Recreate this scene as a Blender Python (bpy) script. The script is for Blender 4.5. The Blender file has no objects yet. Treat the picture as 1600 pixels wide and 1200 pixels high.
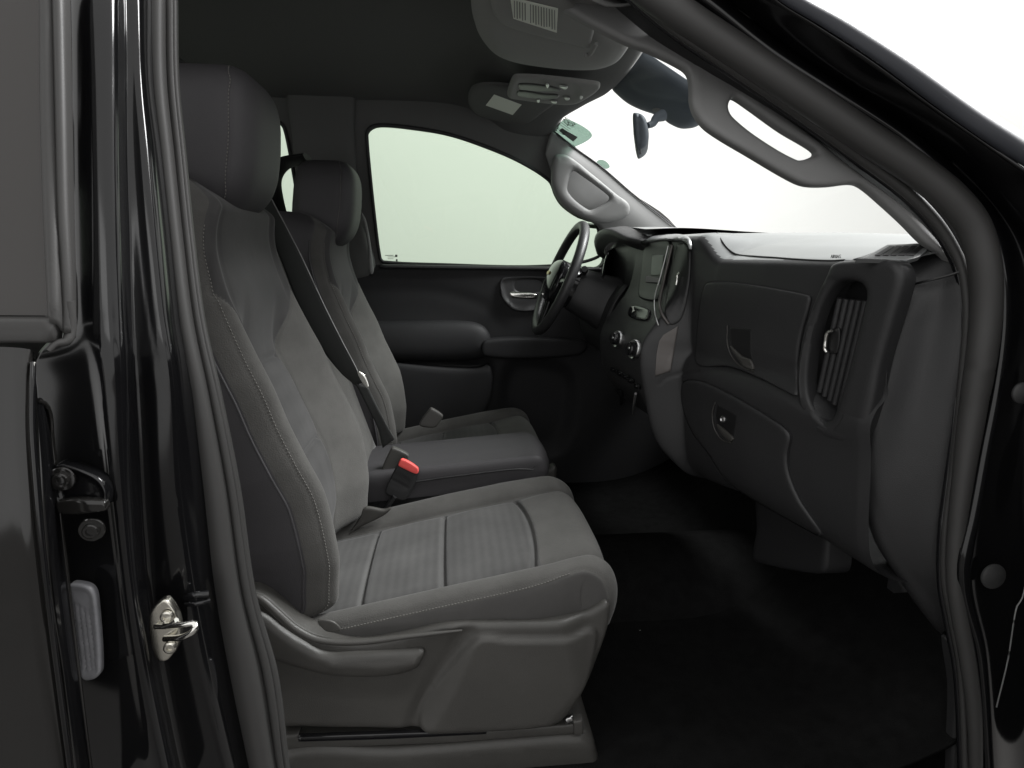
import bpy, math, random
import numpy as np
from mathutils import Vector, Matrix
from mathutils.bvhtree import BVHTree
from mathutils.geometry import delaunay_2d_cdt
random.seed(7); rng = np.random.default_rng(7)
SC = bpy.context.scene
COL = SC.collection

# ------------------------------------------------------------------ camera
F = 1000.0
CAM = np.array([0.0, -1.75, 1.65])
PITCH = math.atan(0.2); YAW = math.atan(0.1*math.cos(PITCH))
cd = bpy.data.cameras.new('camera'); cam = bpy.data.objects.new('camera', cd); COL.objects.link(cam)
cam.location = CAM; cam.rotation_euler = (math.pi/2-PITCH, 0, -YAW)
cd.sensor_width = 36; cd.lens = 36*F/1600; cd.clip_start = 0.02; cd.clip_end = 60
SC.camera = cam
# ------------------------------------------------------------------ light
w = bpy.data.worlds.new('World'); SC.world = w; w.use_nodes = True
WB = w.node_tree.nodes['Background']; WB.inputs[0].default_value = (1.0, 0.995, 0.985, 1); WB.inputs[1].default_value = 1.04

def area(name, loc, target, sx, sy, power, col=(1, 1, 1)):
    l = bpy.data.lights.new(name, 'AREA'); l.shape = 'RECTANGLE'; l.size = sx; l.size_y = sy; l.energy = power; l.color = col
    o = bpy.data.objects.new(name, l); COL.objects.link(o); o.location = loc
    o.rotation_euler = (Vector(target)-Vector(loc)).to_track_quat('-Z', 'Y').to_euler()
    return o
area('softbox_front', (2.5, -0.1, 3.9), (0.15, -.2, 1.1), 1.7, 1.4, 330)
area('added_wall_light', (2.5, 2.3, 4.8), (2.5, 4.3, 2.0), 11.0, .8, 120)  # unseen area lamp added to brighten the wall to white
area('softbox_side', (0.1, -3.3, 2.9), (0.3, -0.6, 1.5), 1.6, .5, 4)
SC.view_settings.view_transform = 'Standard'; SC.view_settings.look = 'None'
SC.view_settings.exposure = 0; SC.view_settings.gamma = 1; SC.view_settings.use_curve_mapping = False
SC.cycles.max_bounces = 8; SC.cycles.diffuse_bounces = 4; SC.cycles.glossy_bounces = 4; SC.cycles.transparent_max_bounces = 12
SC.cycles.use_denoising = True; SC.cycles.sample_clamp_indirect = 4; SC.cycles.caustics_reflective = False; SC.cycles.caustics_refractive = False

# ------------------------------------------------------------------ pixel helpers (photo pixels 1600x1200)
fwd = np.array([math.sin(YAW)*math.cos(PITCH), math.cos(YAW)*math.cos(PITCH), -math.sin(PITCH)])
rgt = np.array([math.cos(YAW), -math.sin(YAW), 0.0]); upv = np.cross(rgt, fwd)
def ray(u, v): return fwd+(u-800)/F*rgt-(v-600)/F*upv
def P(u, v, Y):
    d = ray(u, v); return CAM+d*((Y-CAM[1])/d[1])
def PXX(u, v, X):
    d = ray(u, v); return CAM+d*((X-CAM[0])/d[0])
def PZ(u, v, Z):
    d = ray(u, v); return CAM+d*((Z-CAM[2])/d[2])
def proj(p):
    q = np.asarray(p)-CAM; z = q@fwd
    return 800+F*(q@rgt)/z, 600-F*(q@upv)/z
def pts(lst, Y=None): return [P(q[0], q[1], q[2] if len(q) > 2 else Y) for q in lst]

# ------------------------------------------------------------------ materials
def mat(name, col, rough=0.5, metal=0.0, spec=0.5, bump=0.0, bscale=400, kind='noise', var=0.0, vscale=6, sheen=0.0, coat=0.0, bdist=0.001):
    m = bpy.data.materials.new(name); m.use_nodes = True; nt = m.node_tree; b = nt.nodes['Principled BSDF']
    b.inputs['Base Color'].default_value = (*col, 1); b.inputs['Roughness'].default_value = rough
    b.inputs['Metallic'].default_value = metal; b.inputs['Specular IOR Level'].default_value = spec
    b.inputs['Sheen Weight'].default_value = sheen; b.inputs['Coat Weight'].default_value = coat
    b.inputs['Sheen Roughness'].default_value = 0.4
    tc = nt.nodes.new('ShaderNodeTexCoord')
    if var:
        n = nt.nodes.new('ShaderNodeTexNoise'); n.inputs['Scale'].default_value = vscale; n.inputs['Detail'].default_value = 8; n.inputs['Roughness'].default_value = .65
        nt.links.new(tc.outputs['Object'], n.inputs['Vector'])
        r = nt.nodes.new('ShaderNodeMapRange'); r.inputs[1].default_value = .3; r.inputs[2].default_value = .7
        r.inputs[3].default_value = 1-var; r.inputs[4].default_value = 1+var
        nt.links.new(n.outputs['Fac'], r.inputs[0])
        mx = nt.nodes.new('ShaderNodeVectorMath'); mx.operation = 'SCALE'; mx.inputs[0].default_value = col
        nt.links.new(r.outputs[0], mx.inputs['Scale']); nt.links.new(mx.outputs[0], b.inputs['Base Color'])
        r2 = nt.nodes.new('ShaderNodeMapRange'); r2.inputs[1].default_value = .3; r2.inputs[2].default_value = .7
        r2.inputs[3].default_value = min(1, rough*(1+var*.5)); r2.inputs[4].default_value = rough*(1-var*.5)
        nt.links.new(n.outputs['Fac'], r2.inputs[0]); nt.links.new(r2.outputs[0], b.inputs['Roughness'])
    if bump:
        if kind == 'voronoi':
            t = nt.nodes.new('ShaderNodeTexVoronoi'); t.feature = 'SMOOTH_F1'; out = 'Distance'
        else:
            t = nt.nodes.new('ShaderNodeTexNoise'); t.inputs['Detail'].default_value = 3; out = 'Fac'
        t.inputs['Scale'].default_value = bscale; nt.links.new(tc.outputs['Object'], t.inputs['Vector'])
        bp = nt.nodes.new('ShaderNodeBump'); bp.inputs['Strength'].default_value = bump; bp.inputs['Distance'].default_value = bdist
        nt.links.new(t.outputs[out], bp.inputs['Height']); nt.links.new(bp.outputs[0], b.inputs['Normal'])
    return m

def glass(name, tint, refl=0.05):
    m = bpy.data.materials.new(name); m.use_nodes = True; nt = m.node_tree; nt.nodes.clear()
    o = nt.nodes.new('ShaderNodeOutputMaterial'); t = nt.nodes.new('ShaderNodeBsdfTransparent'); t.inputs[0].default_value = (*tint, 1)
    g = nt.nodes.new('ShaderNodeBsdfGlossy'); g.inputs['Roughness'].default_value = 0.02
    mx = nt.nodes.new('ShaderNodeMixShader'); mx.inputs[0].default_value = refl
    nt.links.new(t.outputs[0], mx.inputs[1]); nt.links.new(g.outputs[0], mx.inputs[2]); nt.links.new(mx.outputs[0], o.inputs[0])
    return m

M = {}
M['cloth'] = mat('charcoal_cloth', (.085, .083, .079), .95, bump=.8, bscale=420, var=.14, vscale=11, sheen=.15, spec=.2)
M['leather'] = mat('side_vinyl', (.046, .044, .047), .62, bump=.25, bscale=700, kind='voronoi', var=.05, spec=.4)
M['flank'] = mat('flank_cloth', (.064, .062, .060), .8, bump=.3, bscale=900, var=.08, vscale=14)
M['stitch'] = mat('stitch_thread', (.15, .145, .135), .8)
M['trim'] = mat('seat_plastic', (.057, .055, .051), .42, bump=.35, bscale=900, kind='voronoi', var=.10, vscale=9, spec=.45)
M['trim_dark'] = mat('dark_plastic', (.017, .017, .018), .55, bump=.25, bscale=900, kind='voronoi', var=.08)
M['dash'] = mat('dash_plastic', (.027, .027, .028), .44, bump=.35, bscale=800, kind='voronoi', var=.06, vscale=5, spec=.45)
M['dash_lit'] = mat('dash_top_glare', (.15, .155, .155), .32, bump=.10, bscale=700, kind='voronoi', var=.05, spec=.9)  # dash plastic made pale and shiny to carry the windshield glare on top
M['gloss'] = mat('black_gloss_plastic', (.010, .010, .011), .12)
M['gloss2'] = mat('recess_plastic', (.010, .010, .0105), .4)
M['paint'] = mat('black_car_paint', (.005, .005, .0055), .12, spec=.5)
M['doorp'] = mat('door_card_plastic', (.017, .017, .018), .62, bump=.2, bscale=900, kind='voronoi', var=.08, spec=.3)
M['paint_outer_sheen'] = mat('outer_paint_sheen', (.030, .032, .038), .5, spec=.3)  # black body paint greyed to carry the reflection along the outer pillar
M['paint_mid'] = mat('black_door_paint', (.012, .0115, .011), .10, spec=.6)
M['rubber'] = mat('door_seal_rubber', (.044, .043, .042), .55, bump=.12, bscale=500, var=.06, spec=.45)
M['headliner'] = mat('headliner_felt', (.11, .11, .108), .95, bump=.4, bscale=600, spec=.2)
M['pillar'] = mat('grey_pillar_plastic', (.185, .185, .183), .6, bump=.15, bscale=900, var=.04)
M['visor'] = mat('visor_vinyl', (.23, .23, .222), .8, bump=.2, bscale=700)
M['carpet'] = mat('black_carpet', (.012, .012, .012), 1.0, bump=.8, bscale=500, var=.22, vscale=30, spec=.0, bdist=.004)
M['silver'] = mat('satin_silver', (.55, .55, .55), .28, metal=1)
M['chrome'] = mat('chrome', (.85, .84, .80), .12, metal=1)
M['zinc'] = mat('zinc_plate', (.62, .60, .54), .25, metal=1, bump=.1, bscale=120)
M['bronze'] = mat('satin_trim_panel', (.10, .092, .088), .4, metal=.6)
M['wheelrub'] = mat('steering_urethane', (.026, .026, .027), .42, bump=.25, bscale=900, kind='voronoi')
M['belt'] = mat('belt_webbing', (.036, .038, .037), .75, bump=.5, bscale=1200)
M['beltedge'] = mat('belt_edge', (.20, .20, .20), .6)
M['red'] = mat('red_button', (.85, .10, .09), .45)
M['paper'] = mat('label_paper', (.75, .78, .70), .7)
M['ink'] = mat('label_ink', (.10, .11, .10), .8)
M['frit'] = mat('frit_housing', (.085, .10, .118), .6)
M['lamp_lens'] = mat('map_lamp_lens', (.06, .063, .06), .4)
M['screen'] = mat('radio_screen', (.012, .013, .014), .06)
M['pane_side'] = glass('green_tinted_glass', (.55, .64, .54), .04)
M['pane_front'] = glass('windshield_glass', (.985, 1.0, .99), .02)
M['pane_dark'] = mat('privacy_glass', (.035, .032, .030), .04)
M['wall'] = mat('studio_wall_paint', (.80, .80, .78), .9, var=.02, vscale=.5)
M['floor'] = mat('studio_floor', (.14, .135, .13), .8, var=.1, vscale=2)
M['plug'] = mat('rubber_plug', (.030, .030, .030), .55)
M['vent'] = mat('jamb_vent_plastic', (.17, .17, .18), .45, var=.2, vscale=40)
M['gold'] = mat('gold_emblem', (.45, .36, .12), .35, metal=.8)

def cloth_ribs(name, col):
    m = mat(name, col, .95, sheen=.15, spec=.2)
    nt = m.node_tree; b = nt.nodes['Principled BSDF']; tc = [n for n in nt.nodes if n.type == 'TEX_COORD'][0]
    wv = nt.nodes.new('ShaderNodeTexWave'); wv.bands_direction = 'X'; wv.inputs['Scale'].default_value = 16; wv.inputs['Distortion'].default_value = 1.2; wv.inputs['Detail'].default_value = 2; wv.inputs['Detail Scale'].default_value = 4
    n = nt.nodes.new('ShaderNodeTexNoise'); n.inputs['Scale'].default_value = 500
    n2 = nt.nodes.new('ShaderNodeTexNoise'); n2.inputs['Scale'].default_value = 9; n2.inputs['Detail'].default_value = 8
    for q in (wv, n, n2): nt.links.new(tc.outputs['Object'], q.inputs['Vector'])
    a = nt.nodes.new('ShaderNodeMath'); a.operation = 'MULTIPLY_ADD'; a.inputs[1].default_value = .12; nt.links.new(wv.outputs['Fac'], a.inputs[0])
    a2 = nt.nodes.new('ShaderNodeMath'); a2.operation = 'MULTIPLY_ADD'; a2.inputs[1].default_value = .85; nt.links.new(n2.outputs['Fac'], a2.inputs[0]); nt.links.new(a.outputs[0], a2.inputs[2])
    a.inputs[2].default_value = .55
    mx = nt.nodes.new('ShaderNodeVectorMath'); mx.operation = 'SCALE'; mx.inputs[0].default_value = col
    nt.links.new(a2.outputs[0], mx.inputs['Scale']); nt.links.new(mx.outputs[0], b.inputs['Base Color'])
    bp = nt.nodes.new('ShaderNodeBump'); bp.inputs['Strength'].default_value = .22; bp.inputs['Distance'].default_value = .0006
    ad = nt.nodes.new('ShaderNodeMath'); ad.operation = 'MULTIPLY_ADD'; ad.inputs[1].default_value = .5
    nt.links.new(n.outputs['Fac'], ad.inputs[0]); nt.links.new(wv.outputs['Fac'], ad.inputs[2])
    nt.links.new(ad.outputs[0], bp.inputs['Height']); nt.links.new(bp.outputs[0], b.inputs['Normal'])
    return m
M['insert_back_shaded'] = cloth_ribs('shaded_insert_cloth', (.052, .051, .051))  # insert cloth copied darker, so the backrest's shade sits in the colour
M['insert'] = cloth_ribs('ribbed_insert_cloth', (.072, .071, .070))

# ------------------------------------------------------------------ object helpers
def thing(name, label=None, cat=None, loc=(0, 0, 0), group=None, kind=None):
    o = bpy.data.objects.new(name, None); COL.objects.link(o); o.location = loc; o.empty_display_size = .05
    return tag(o, label, cat, group, kind)
def tag(o, label=None, cat=None, group=None, kind=None):
    if label: o['label'] = label
    if cat: o['category'] = cat
    if group: o['group'] = group
    if kind: o['kind'] = kind
    return o
def wloc(p):
    v = Vector((0, 0, 0))
    while p is not None: v = v+p.location; p = p.parent
    return v
def mesh(name, V, Fc, m, parent=None, smooth=True, mats=None, midx=None, angle=None):
    V = np.asarray(V, float)
    off = wloc(parent) if parent else Vector((0, 0, 0))
    me = bpy.data.meshes.new(name); me.from_pydata((V-np.array(off)).tolist(), [], Fc); me.update()
    for mm in (mats or [m]): me.materials.append(mm)
    if midx is not None: me.polygons.foreach_set('material_index', midx)
    me.polygons.foreach_set('use_smooth', [smooth]*len(me.polygons))
    if smooth and angle: me.set_sharp_from_angle(angle=math.radians(angle))
    o = bpy.data.objects.new(name, me); COL.objects.link(o)
    if parent: o.parent = parent
    return o
def solid(o, t, offset=0):
    s = o.modifiers.new('thick', 'SOLIDIFY'); s.thickness = t; s.offset = offset; return o
def bevel(o, w_, seg=3):
    b = o.modifiers.new('bevel', 'BEVEL'); b.width = w_; b.segments = seg; b.limit_method = 'ANGLE'; return o

def cr(p, n, closed=False):
    """centripetal-ish Catmull-Rom resample of points to n samples, even in chord length"""
    p = np.asarray(p, float)
    if len(p) == 2 and not closed: return p[0]+(p[1]-p[0])*np.linspace(0, 1, n)[:, None]
    q = np.vstack([p[-1], p, p[0], p[1]]) if closed else np.vstack([2*p[0]-p[1], p, 2*p[-1]-p[-2]])
    out = []
    k = 12
    segs = len(p) if closed else len(p)-1
    for i in range(segs):
        a, b, c, d = q[i:i+4]
        t = np.linspace(0, 1, k, endpoint=False)[:, None]
        lbc = np.linalg.norm(c-b)+1e-9; m1 = (c-a)*lbc/(lbc+np.linalg.norm(b-a)+1e-9); m2 = (d-b)*lbc/(lbc+np.linalg.norm(d-c)+1e-9)
        out.append((2*t**3-3*t**2+1)*b+(t**3-2*t**2+t)*m1+(-2*t**3+3*t**2)*c+(t**3-t**2)*m2)
    out.append(p[:1] if closed else p[-1:]); o = np.vstack(out)
    L = np.r_[0, np.cumsum(np.linalg.norm(np.diff(o, axis=0), axis=1))]
    tt = np.linspace(0, L[-1], n+1 if closed else n)
    r = np.stack([np.interp(tt, L, o[:, j]) for j in range(o.shape[1])], 1)
    return r[:-1] if closed else r

def grid_faces(n, m, closed=False, base=0):
    f = []
    for i in range(n-1):
        for j in range(m if closed else m-1):
            j2 = (j+1) % m
            f.append((base+i*m+j, base+i*m+j2, base+(i+1)*m+j2, base+(i+1)*m+j))
    return f
def surf(name, rails, m, parent=None, n=60, sub=4, thick=0.0, offset=0, lin=False):
    R = [cr(r, n) for r in rails]
    A = np.stack(R, 0)
    B = np.stack([cr(A[:, i], (len(rails)-1)*sub+1) if not lin else cr(A[:, i], (len(rails)-1)*sub+1) for i in range(n)], 0)
    k = B.shape[1]
    o = mesh(name, B.reshape(-1, 3), grid_faces(n, k), m, parent)
    if thick: solid(o, thick, offset)
    return o
def tube_vf(path, r, seg=14, n=None, flat=1.0, upd=(0, 0, 1), base=0, closed=False):
    p = cr(path, n, closed) if n else np.asarray(path, float)
    k = len(p); rr = np.interp(np.linspace(0, 1, k), np.linspace(0, 1, len(r)), r) if hasattr(r, '__len__') else np.full(k, r)
    T = (np.roll(p, -1, 0)-np.roll(p, 1, 0)) if closed else np.gradient(p, axis=0)
    T /= np.linalg.norm(T, axis=1)[:, None]+1e-12
    u = np.asarray(upd, float); V = []
    for i in range(k):
        a = np.cross(T[i], u); a /= np.linalg.norm(a)+1e-9; b = np.cross(a, T[i])
        for j in range(seg):
            th = 2*math.pi*j/seg
            V.append(p[i]+rr[i]*(math.cos(th)*a+math.sin(th)*b*flat))
    Fc = grid_faces(k, seg, True, base)
    if closed:
        Fc += [(base+(k-1)*seg+j, base+(k-1)*seg+(j+1) % seg, base+(j+1) % seg, base+j) for j in range(seg)]
    else:
        Fc += [tuple(base+j for j in range(seg))[::-1], tuple(base+(k-1)*seg+j for j in range(seg))]
    return V, Fc
def tube(name, path, r, m, parent=None, **kw):
    V, Fc = tube_vf(path, r, **kw); return mesh(name, V, Fc, m, parent, angle=60)
def box(name, c, s, m, parent=None, bv=0.004, rot=None):
    V = [np.array((x, y, z))*np.array(s)/2 for x in (-1, 1) for y in (-1, 1) for z in (-1, 1)]
    if rot is not None: V = [np.array(rot @ Vector(v)) for v in V]
    V = [v+np.array(c) for v in V]
    Fc = [(0, 1, 3, 2), (4, 6, 7, 5), (0, 4, 5, 1), (2, 3, 7, 6), (0, 2, 6, 4), (1, 5, 7, 3)]
    o = mesh(name, V, Fc, m, parent, smooth=bv > 0)
    if bv: bevel(o, bv)
    return o
def disc(name, c, nrm, r, depth, m, parent=None, seg=28, prof=None):
    """lathe along nrm; prof = list of (radius, height)"""
    n = Vector(nrm).normalized(); q = n.to_track_quat('Z', 'Y'); prof = prof or [(r, 0), (r, depth*.7), (r*.9, depth), (0.0001, depth)]
    V = []; k = len(prof)
    for (rr, h) in prof:
        for j in range(seg):
            th = 2*math.pi*j/seg; V.append(np.array(c)+np.array(q @ Vector((rr*math.cos(th), rr*math.sin(th), h))))
    return mesh(name, V, grid_faces(k, seg, True)+[tuple(range(seg))[::-1]], m, parent, angle=35)

# polygon tools in pixel space
def chaikin(p, it=2, closed=True):
    p = np.asarray(p, float)
    for _ in range(it):
        q = np.roll(p, -1, 0)
        a = .75*p+.25*q; b = .25*p+.75*q
        n = np.empty((len(p)*2, p.shape[1])); n[0::2] = a; n[1::2] = b
        p = n if closed else np.vstack([p[:1], n[:-2], p[-1:]])
    return p
def dens(p, step, closed=True):
    p = np.asarray(p, float); out = []
    for i in range(len(p) if closed else len(p)-1):
        a = p[i]; b = p[(i+1) % len(p)]; k = max(1, int(np.linalg.norm(b-a)/step))
        out += [a+(b-a)*t/k for t in range(k)]
    if not closed: out.append(p[-1])
    return np.array(out)
def smooth_poly(p, it=1, closed=True):
    p = np.asarray(p, float)
    return chaikin(cr(p, max(40, len(p)*7), closed), 1, closed)
def pdist(x, y, line, closed=False):
    a = np.asarray(line, float)[:, :2]; b = np.roll(a, -1, 0)
    if not closed: a, b = a[:-1], b[:-1]
    best = np.full(len(x), 1e18)
    for (ax, ay), (bx, by) in zip(a, b):
        dx, dy = bx-ax, by-ay; L = dx*dx+dy*dy+1e-12
        t = np.clip(((x-ax)*dx+(y-ay)*dy)/L, 0, 1)
        best = np.minimum(best, (x-ax-t*dx)**2+(y-ay-t*dy)**2)
    return np.sqrt(best)
def inside(x, y, poly):
    c = np.zeros(len(x), bool); n = len(poly); j = n-1
    for i in range(n):
        xi, yi = poly[i][0], poly[i][1]; xj, yj = poly[j][0], poly[j][1]
        if yi != yj:
            c ^= ((yi > y) != (yj > y)) & (x < (xj-xi)*(y-yi)/(yj-yi)+xi)
        j = i
    return c
def sdist(x, y, poly):
    d = pdist(x, y, poly, True); return np.where(inside(x, y, poly), d, -d)
def sstep(t):
    t = np.clip(t, 0, 1); return t*t*(3-2*t)
def feat(x, y, features):
    h = np.zeros(len(x))
    for f in features:
        if f[0] == 'groove':
            d = pdist(x, y, cr(f[1], 60)); h -= f[3]*np.exp(-(d/f[2])**2)
        elif f[0] == 'region':
            s = sdist(x, y, smooth_poly(f[1])); h += f[3]*sstep(.5+s/f[2]*.5)
        elif f[0] == 'line':   # soft step: one side of a polyline polygon
            s = sdist(x, y, f[1]); h += f[3]*sstep(.5+s/f[2]*.5)
    return h
def plane(p0, n):
    p0 = np.asarray(p0, float); n = np.asarray(n, float)
    def g(u, v):
        d = ray(u, v); return CAM+d*(((p0-CAM)@n)/(d@n))
    return g
def yplane(Y): return plane((0, Y, 0), (0, 1, 0))
def bvhmap(bvh, fallback=None):
    def g(u, v):
        d = Vector(ray(u, v)); h = bvh.ray_cast(Vector(CAM), d.normalized())
        if h[0] is None: return fallback(u, v)
        return np.array(h[0])
    return g
def patch(name, outline, mp, m, parent=None, nd=(0, -1, 0), step=4.0, rnd=6.0, rh=.004, back=.01, features=(), holes=(), round_it=2, lift=0.0, cap=True):
    ol = smooth_poly(outline) if round_it else np.asarray(outline, float)
    ol = dens(ol, step)
    hl = [dens(smooth_poly(h), step) for h in holes]
    x0, y0 = ol.min(0); x1, y1 = ol.max(0)
    gx, gy = np.meshgrid(np.arange(x0, x1, step), np.arange(y0, y1, step)); gx[1::2] += step/2
    gx = gx.ravel(); gy = gy.ravel()
    ring = []
    if rnd:
        for lp, sgn in [(ol, 1)]+[(h, -1) for h in hl]:
            e = np.roll(lp, -1, 0)-np.roll(lp, 1, 0); nn = np.stack([-e[:, 1], e[:, 0]], 1)/(np.linalg.norm(e, axis=1)[:, None]+1e-9)
            for fr in (.10, .28, .55, .95):
                for sd in (1, -1):
                    q = lp+nn*sd*rnd*fr
                    dd = sdist(q[:, 0], q[:, 1], ol)
                    for h in hl: dd = np.minimum(dd, -sdist(q[:, 0], q[:, 1], h))
                    ring.append(q[dd > rnd*fr*.93])
        ring = np.vstack(ring)
    s = sdist(gx, gy, ol)
    for h in hl: s = np.minimum(s, -sdist(gx, gy, h))
    k = s > max(step*.55, rnd*1.1+step*.3 if rnd else 0); gx, gy = gx[k], gy[k]
    if rnd and len(ring): gx = np.r_[gx, ring[:, 0]]; gy = np.r_[gy, ring[:, 1]]
    V2 = [Vector(q) for q in ol]; E = [(i, (i+1) % len(ol)) for i in range(len(ol))]
    for h in hl:
        b = len(V2); V2 += [Vector(q) for q in h]; E += [(b+i, b+(i+1) % len(h)) for i in range(len(h))]
    V2 += [Vector((a, b)) for a, b in zip(gx, gy)]
    r = delaunay_2d_cdt(V2, E, [], 1, 1e-5); W = np.array([tuple(q) for q in r[0]]); T = [tuple(f) for f in r[2]]
    cx = np.array([W[list(f)].mean(0) for f in T])
    keep = inside(cx[:, 0], cx[:, 1], ol)
    for h in hl: keep &= ~inside(cx[:, 0], cx[:, 1], h)
    T = [f for f, q in zip(T, keep) if q]
    d = np.abs(sdist(W[:, 0], W[:, 1], ol))
    for h in hl: d = np.minimum(d, np.abs(sdist(W[:, 0], W[:, 1], h)))
    hgt = np.full(len(W), float(lift))
    if rnd: q = np.clip(1-d/rnd, 0, 1); hgt -= rh*(1-np.sqrt(np.clip(1-q*q, 0, 1)))
    hgt += feat(W[:, 0], W[:, 1], features)
    N = np.asarray(nd, float); N /= np.linalg.norm(N)
    B = np.array([mp(a, b) for a, b in W]); V = B+hgt[:, None]*N
    # consistent winding so normals face nd
    def area2(f): a, b, c = W[f[0]], W[f[1]], W[f[2]]; return (b[0]-a[0])*(c[1]-a[1])-(b[1]-a[1])*(c[0]-a[0])
    T = [f if area2(f) < 0 else f[::-1] for f in T]
    ec = {}
    for f in T:
        for i in range(len(f)):
            a, b = f[i], f[(i+1) % len(f)]
            ec[(a, b)] = 1
    bd = [e for e in ec if (e[1], e[0]) not in ec]
    nV = len(V); BK = B+(lift-back)*N
    Vall = np.vstack([V, BK]); Fc = list(T)
    Fc += [(b, a, a+nV, b+nV) for a, b in bd]
    if cap: Fc += [tuple(i+nV for i in f[::-1]) for f in T]
    o = mesh(name, Vall, Fc, m, parent, angle=50)
    # drop loose verts created outside
    return o
def text(name, s, loc, rot, size, m, parent=None, ext=.0003, sx=1):
    c = bpy.data.curves.new(name, 'FONT'); c.body = s; c.size = size; c.extrude = ext; c.align_x = 'CENTER'; c.align_y = 'CENTER'
    o = bpy.data.objects.new(name, c); me = bpy.data.meshes.new_from_object(o); bpy.data.objects.remove(o)
    q = rot.to_matrix() if hasattr(rot, 'to_matrix') else rot
    V = [np.array(q @ Vector((v.co.x*sx, v.co.y, v.co.z)))+np.array(loc) for v in me.vertices]
    return mesh(name, V, [tuple(p.vertices) for p in me.polygons], m, parent, smooth=False)

# ================================================================== SETTING
def quad(name, V, m, kind=None, parent=None):
    o = mesh(name, V, [(0, 1, 2, 3)], m, parent, smooth=False)
    if kind: o['kind'] = kind
    return o
ow = box('wall', (2.0, 4.3, 2.6), (16.0, .12, 6.0), M['wall'], bv=0); tag(ow, kind='structure')
of = box('floor', (0.2, 0.2, -.12), (12, 12, .1), M['floor'], bv=0); tag(of, kind='structure')

# ================================================================== TRUCK CAB
T = thing('pickup_truck', 'black pickup truck cab seen through its open front passenger door', 'pickup truck', (0, 0, 0))

# headliner
hdr = [(-.66, .30, 2.045), (-.56, .385, 2.085), (-.40, .402, 2.098), (-.22, .433, 2.106), (0, .464, 2.119), (.25, .483, 2.130), (.42, .445, 2.130), (.62, .391, 2.115), (.75, .38, 2.08)]
crown = [2.10, 2.155, 2.185, 2.205, 2.21, 2.21, 2.205, 2.195, 2.185]
hr = []
for (y, xh, zh), zc in zip(hdr, crown):
    hr.append([(-1.55, y, zc-.02), (-1.0, y, zc), (-.3, y, zc), (0.0, y, zc-.004), (.12, y, (zc*2+zh)/3), (.22, y, zh+.012), (xh-.05, y, zh-.004), (xh, y, zh), (xh+.012, y, zh+.012), (xh+.03, y, zh+.03)])
surf('headliner', hr, M['headliner'], T, n=90, sub=6, thick=.004, offset=1)
box('roof_panel', (-.55, 0, 2.27), (1.95, 1.36, .03), M['paint'], T, bv=.012)
# far inner side above the belt line with two window openings
fs = plane((0, .86, 1.62), (0, 1, .18/.58))
win_f = [(572, 212), (577, 200), (592, 195), (640, 199), (700, 209), (760, 229), (815, 253), (861, 283), (867, 300), (879, 320), (907, 340), (936, 350), (936, 417), (600, 412), (592, 400)]
win_r = [(300, 187), (425, 187), (440, 192), (447, 205), (460, 275), (480, 400), (480, 405), (300, 405)]
fo = [(60, 60), (500, 130), (620, 150), (760, 165), (880, 215), (960, 285), (1060, 358), (1060, 450), (960, 450), (560, 450), (60, 450)]
patch('side_trim', fo, fs, M['headliner'], T, step=7, rnd=0, back=.05, holes=[win_f, win_r], round_it=1)
# window reveal lips
for nm, wn in (('window_seal', win_f), ('window_seal', win_r)):
    tube(nm, [fs(a, b)+np.array((0, -.004, 0)) for a, b in chaikin(wn, 1)], .0065, M['trim_dark'], T, n=160, seg=8, closed=True, upd=(0, 1, 0))
fg = plane((0, .895, 1.62), (0, 1, .18/.58))
ofg = mesh('side_window', [fg(*q) for q in ((250, 165), (700, 165), (860, 260), (945, 330), (945, 440), (250, 440))], [(0, 1, 2, 3, 4, 5)], M['pane_side'], T, smooth=False)
# smudge and maker's mark in the corner of the driver window
wm = thing('glass_marking', 'tiny printed safety mark in the rear lower corner of the driver window', 'glass mark', tuple(fg(606, 404)))
for q in [(602, 398.5, 13, 1.0), (606, 401, 12, .8), (606, 404, 9, .7), (604, 407.5, 5, 1.0)]:
    c = [fg(q[0], q[1]), fg(q[0]+q[2], q[1]), fg(q[0]+q[2], q[1]+q[3]), fg(q[0], q[1]+q[3])]
    mesh('printed_line', [p-np.array((0, .006, 0)) for p in c], [(0, 1, 2, 3)], M['pillar'], wm, smooth=False)
for q in [(617.5, 398, 3.6, 3.6), (618.8, 405, 2.6, 8)]:
    c = [fg(q[0], q[1]), fg(q[0]+q[2], q[1]), fg(q[0]+q[2], q[1]+q[3]), fg(q[0], q[1]+q[3])]
    mesh('printed_block', [p-np.array((0, .006, 0)) for p in c], [(0, 1, 2, 3)], M['ink'], wm, smooth=False)
# quarter-window divider and door mirror foot behind the steering wheel
tube('window_divider', [P(918, 352, .87), P(936, 354, .87)], .010, M['pillar'], T, n=4, seg=8)

# far B pillar trim relief
patch('centre_pillar_trim', [(452, 120), (545, 120), (552, 205), (558, 300), (566, 345), (582, 430), (470, 430), (462, 290), (456, 230)], plane((0, .83, 1.62), (0, 1, .18/.58)), M['headliner'], T, step=7, rnd=10, rh=.02, back=.03)
patch('pillar_trim_edge', [(563, 330), (572, 345), (582, 405), (583, 428), (577, 428), (574, 380)], plane((0, .80, 1.62), (0, 1, .2)), M['pillar'], T, step=4, rnd=4, rh=.006, back=.01)

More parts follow.
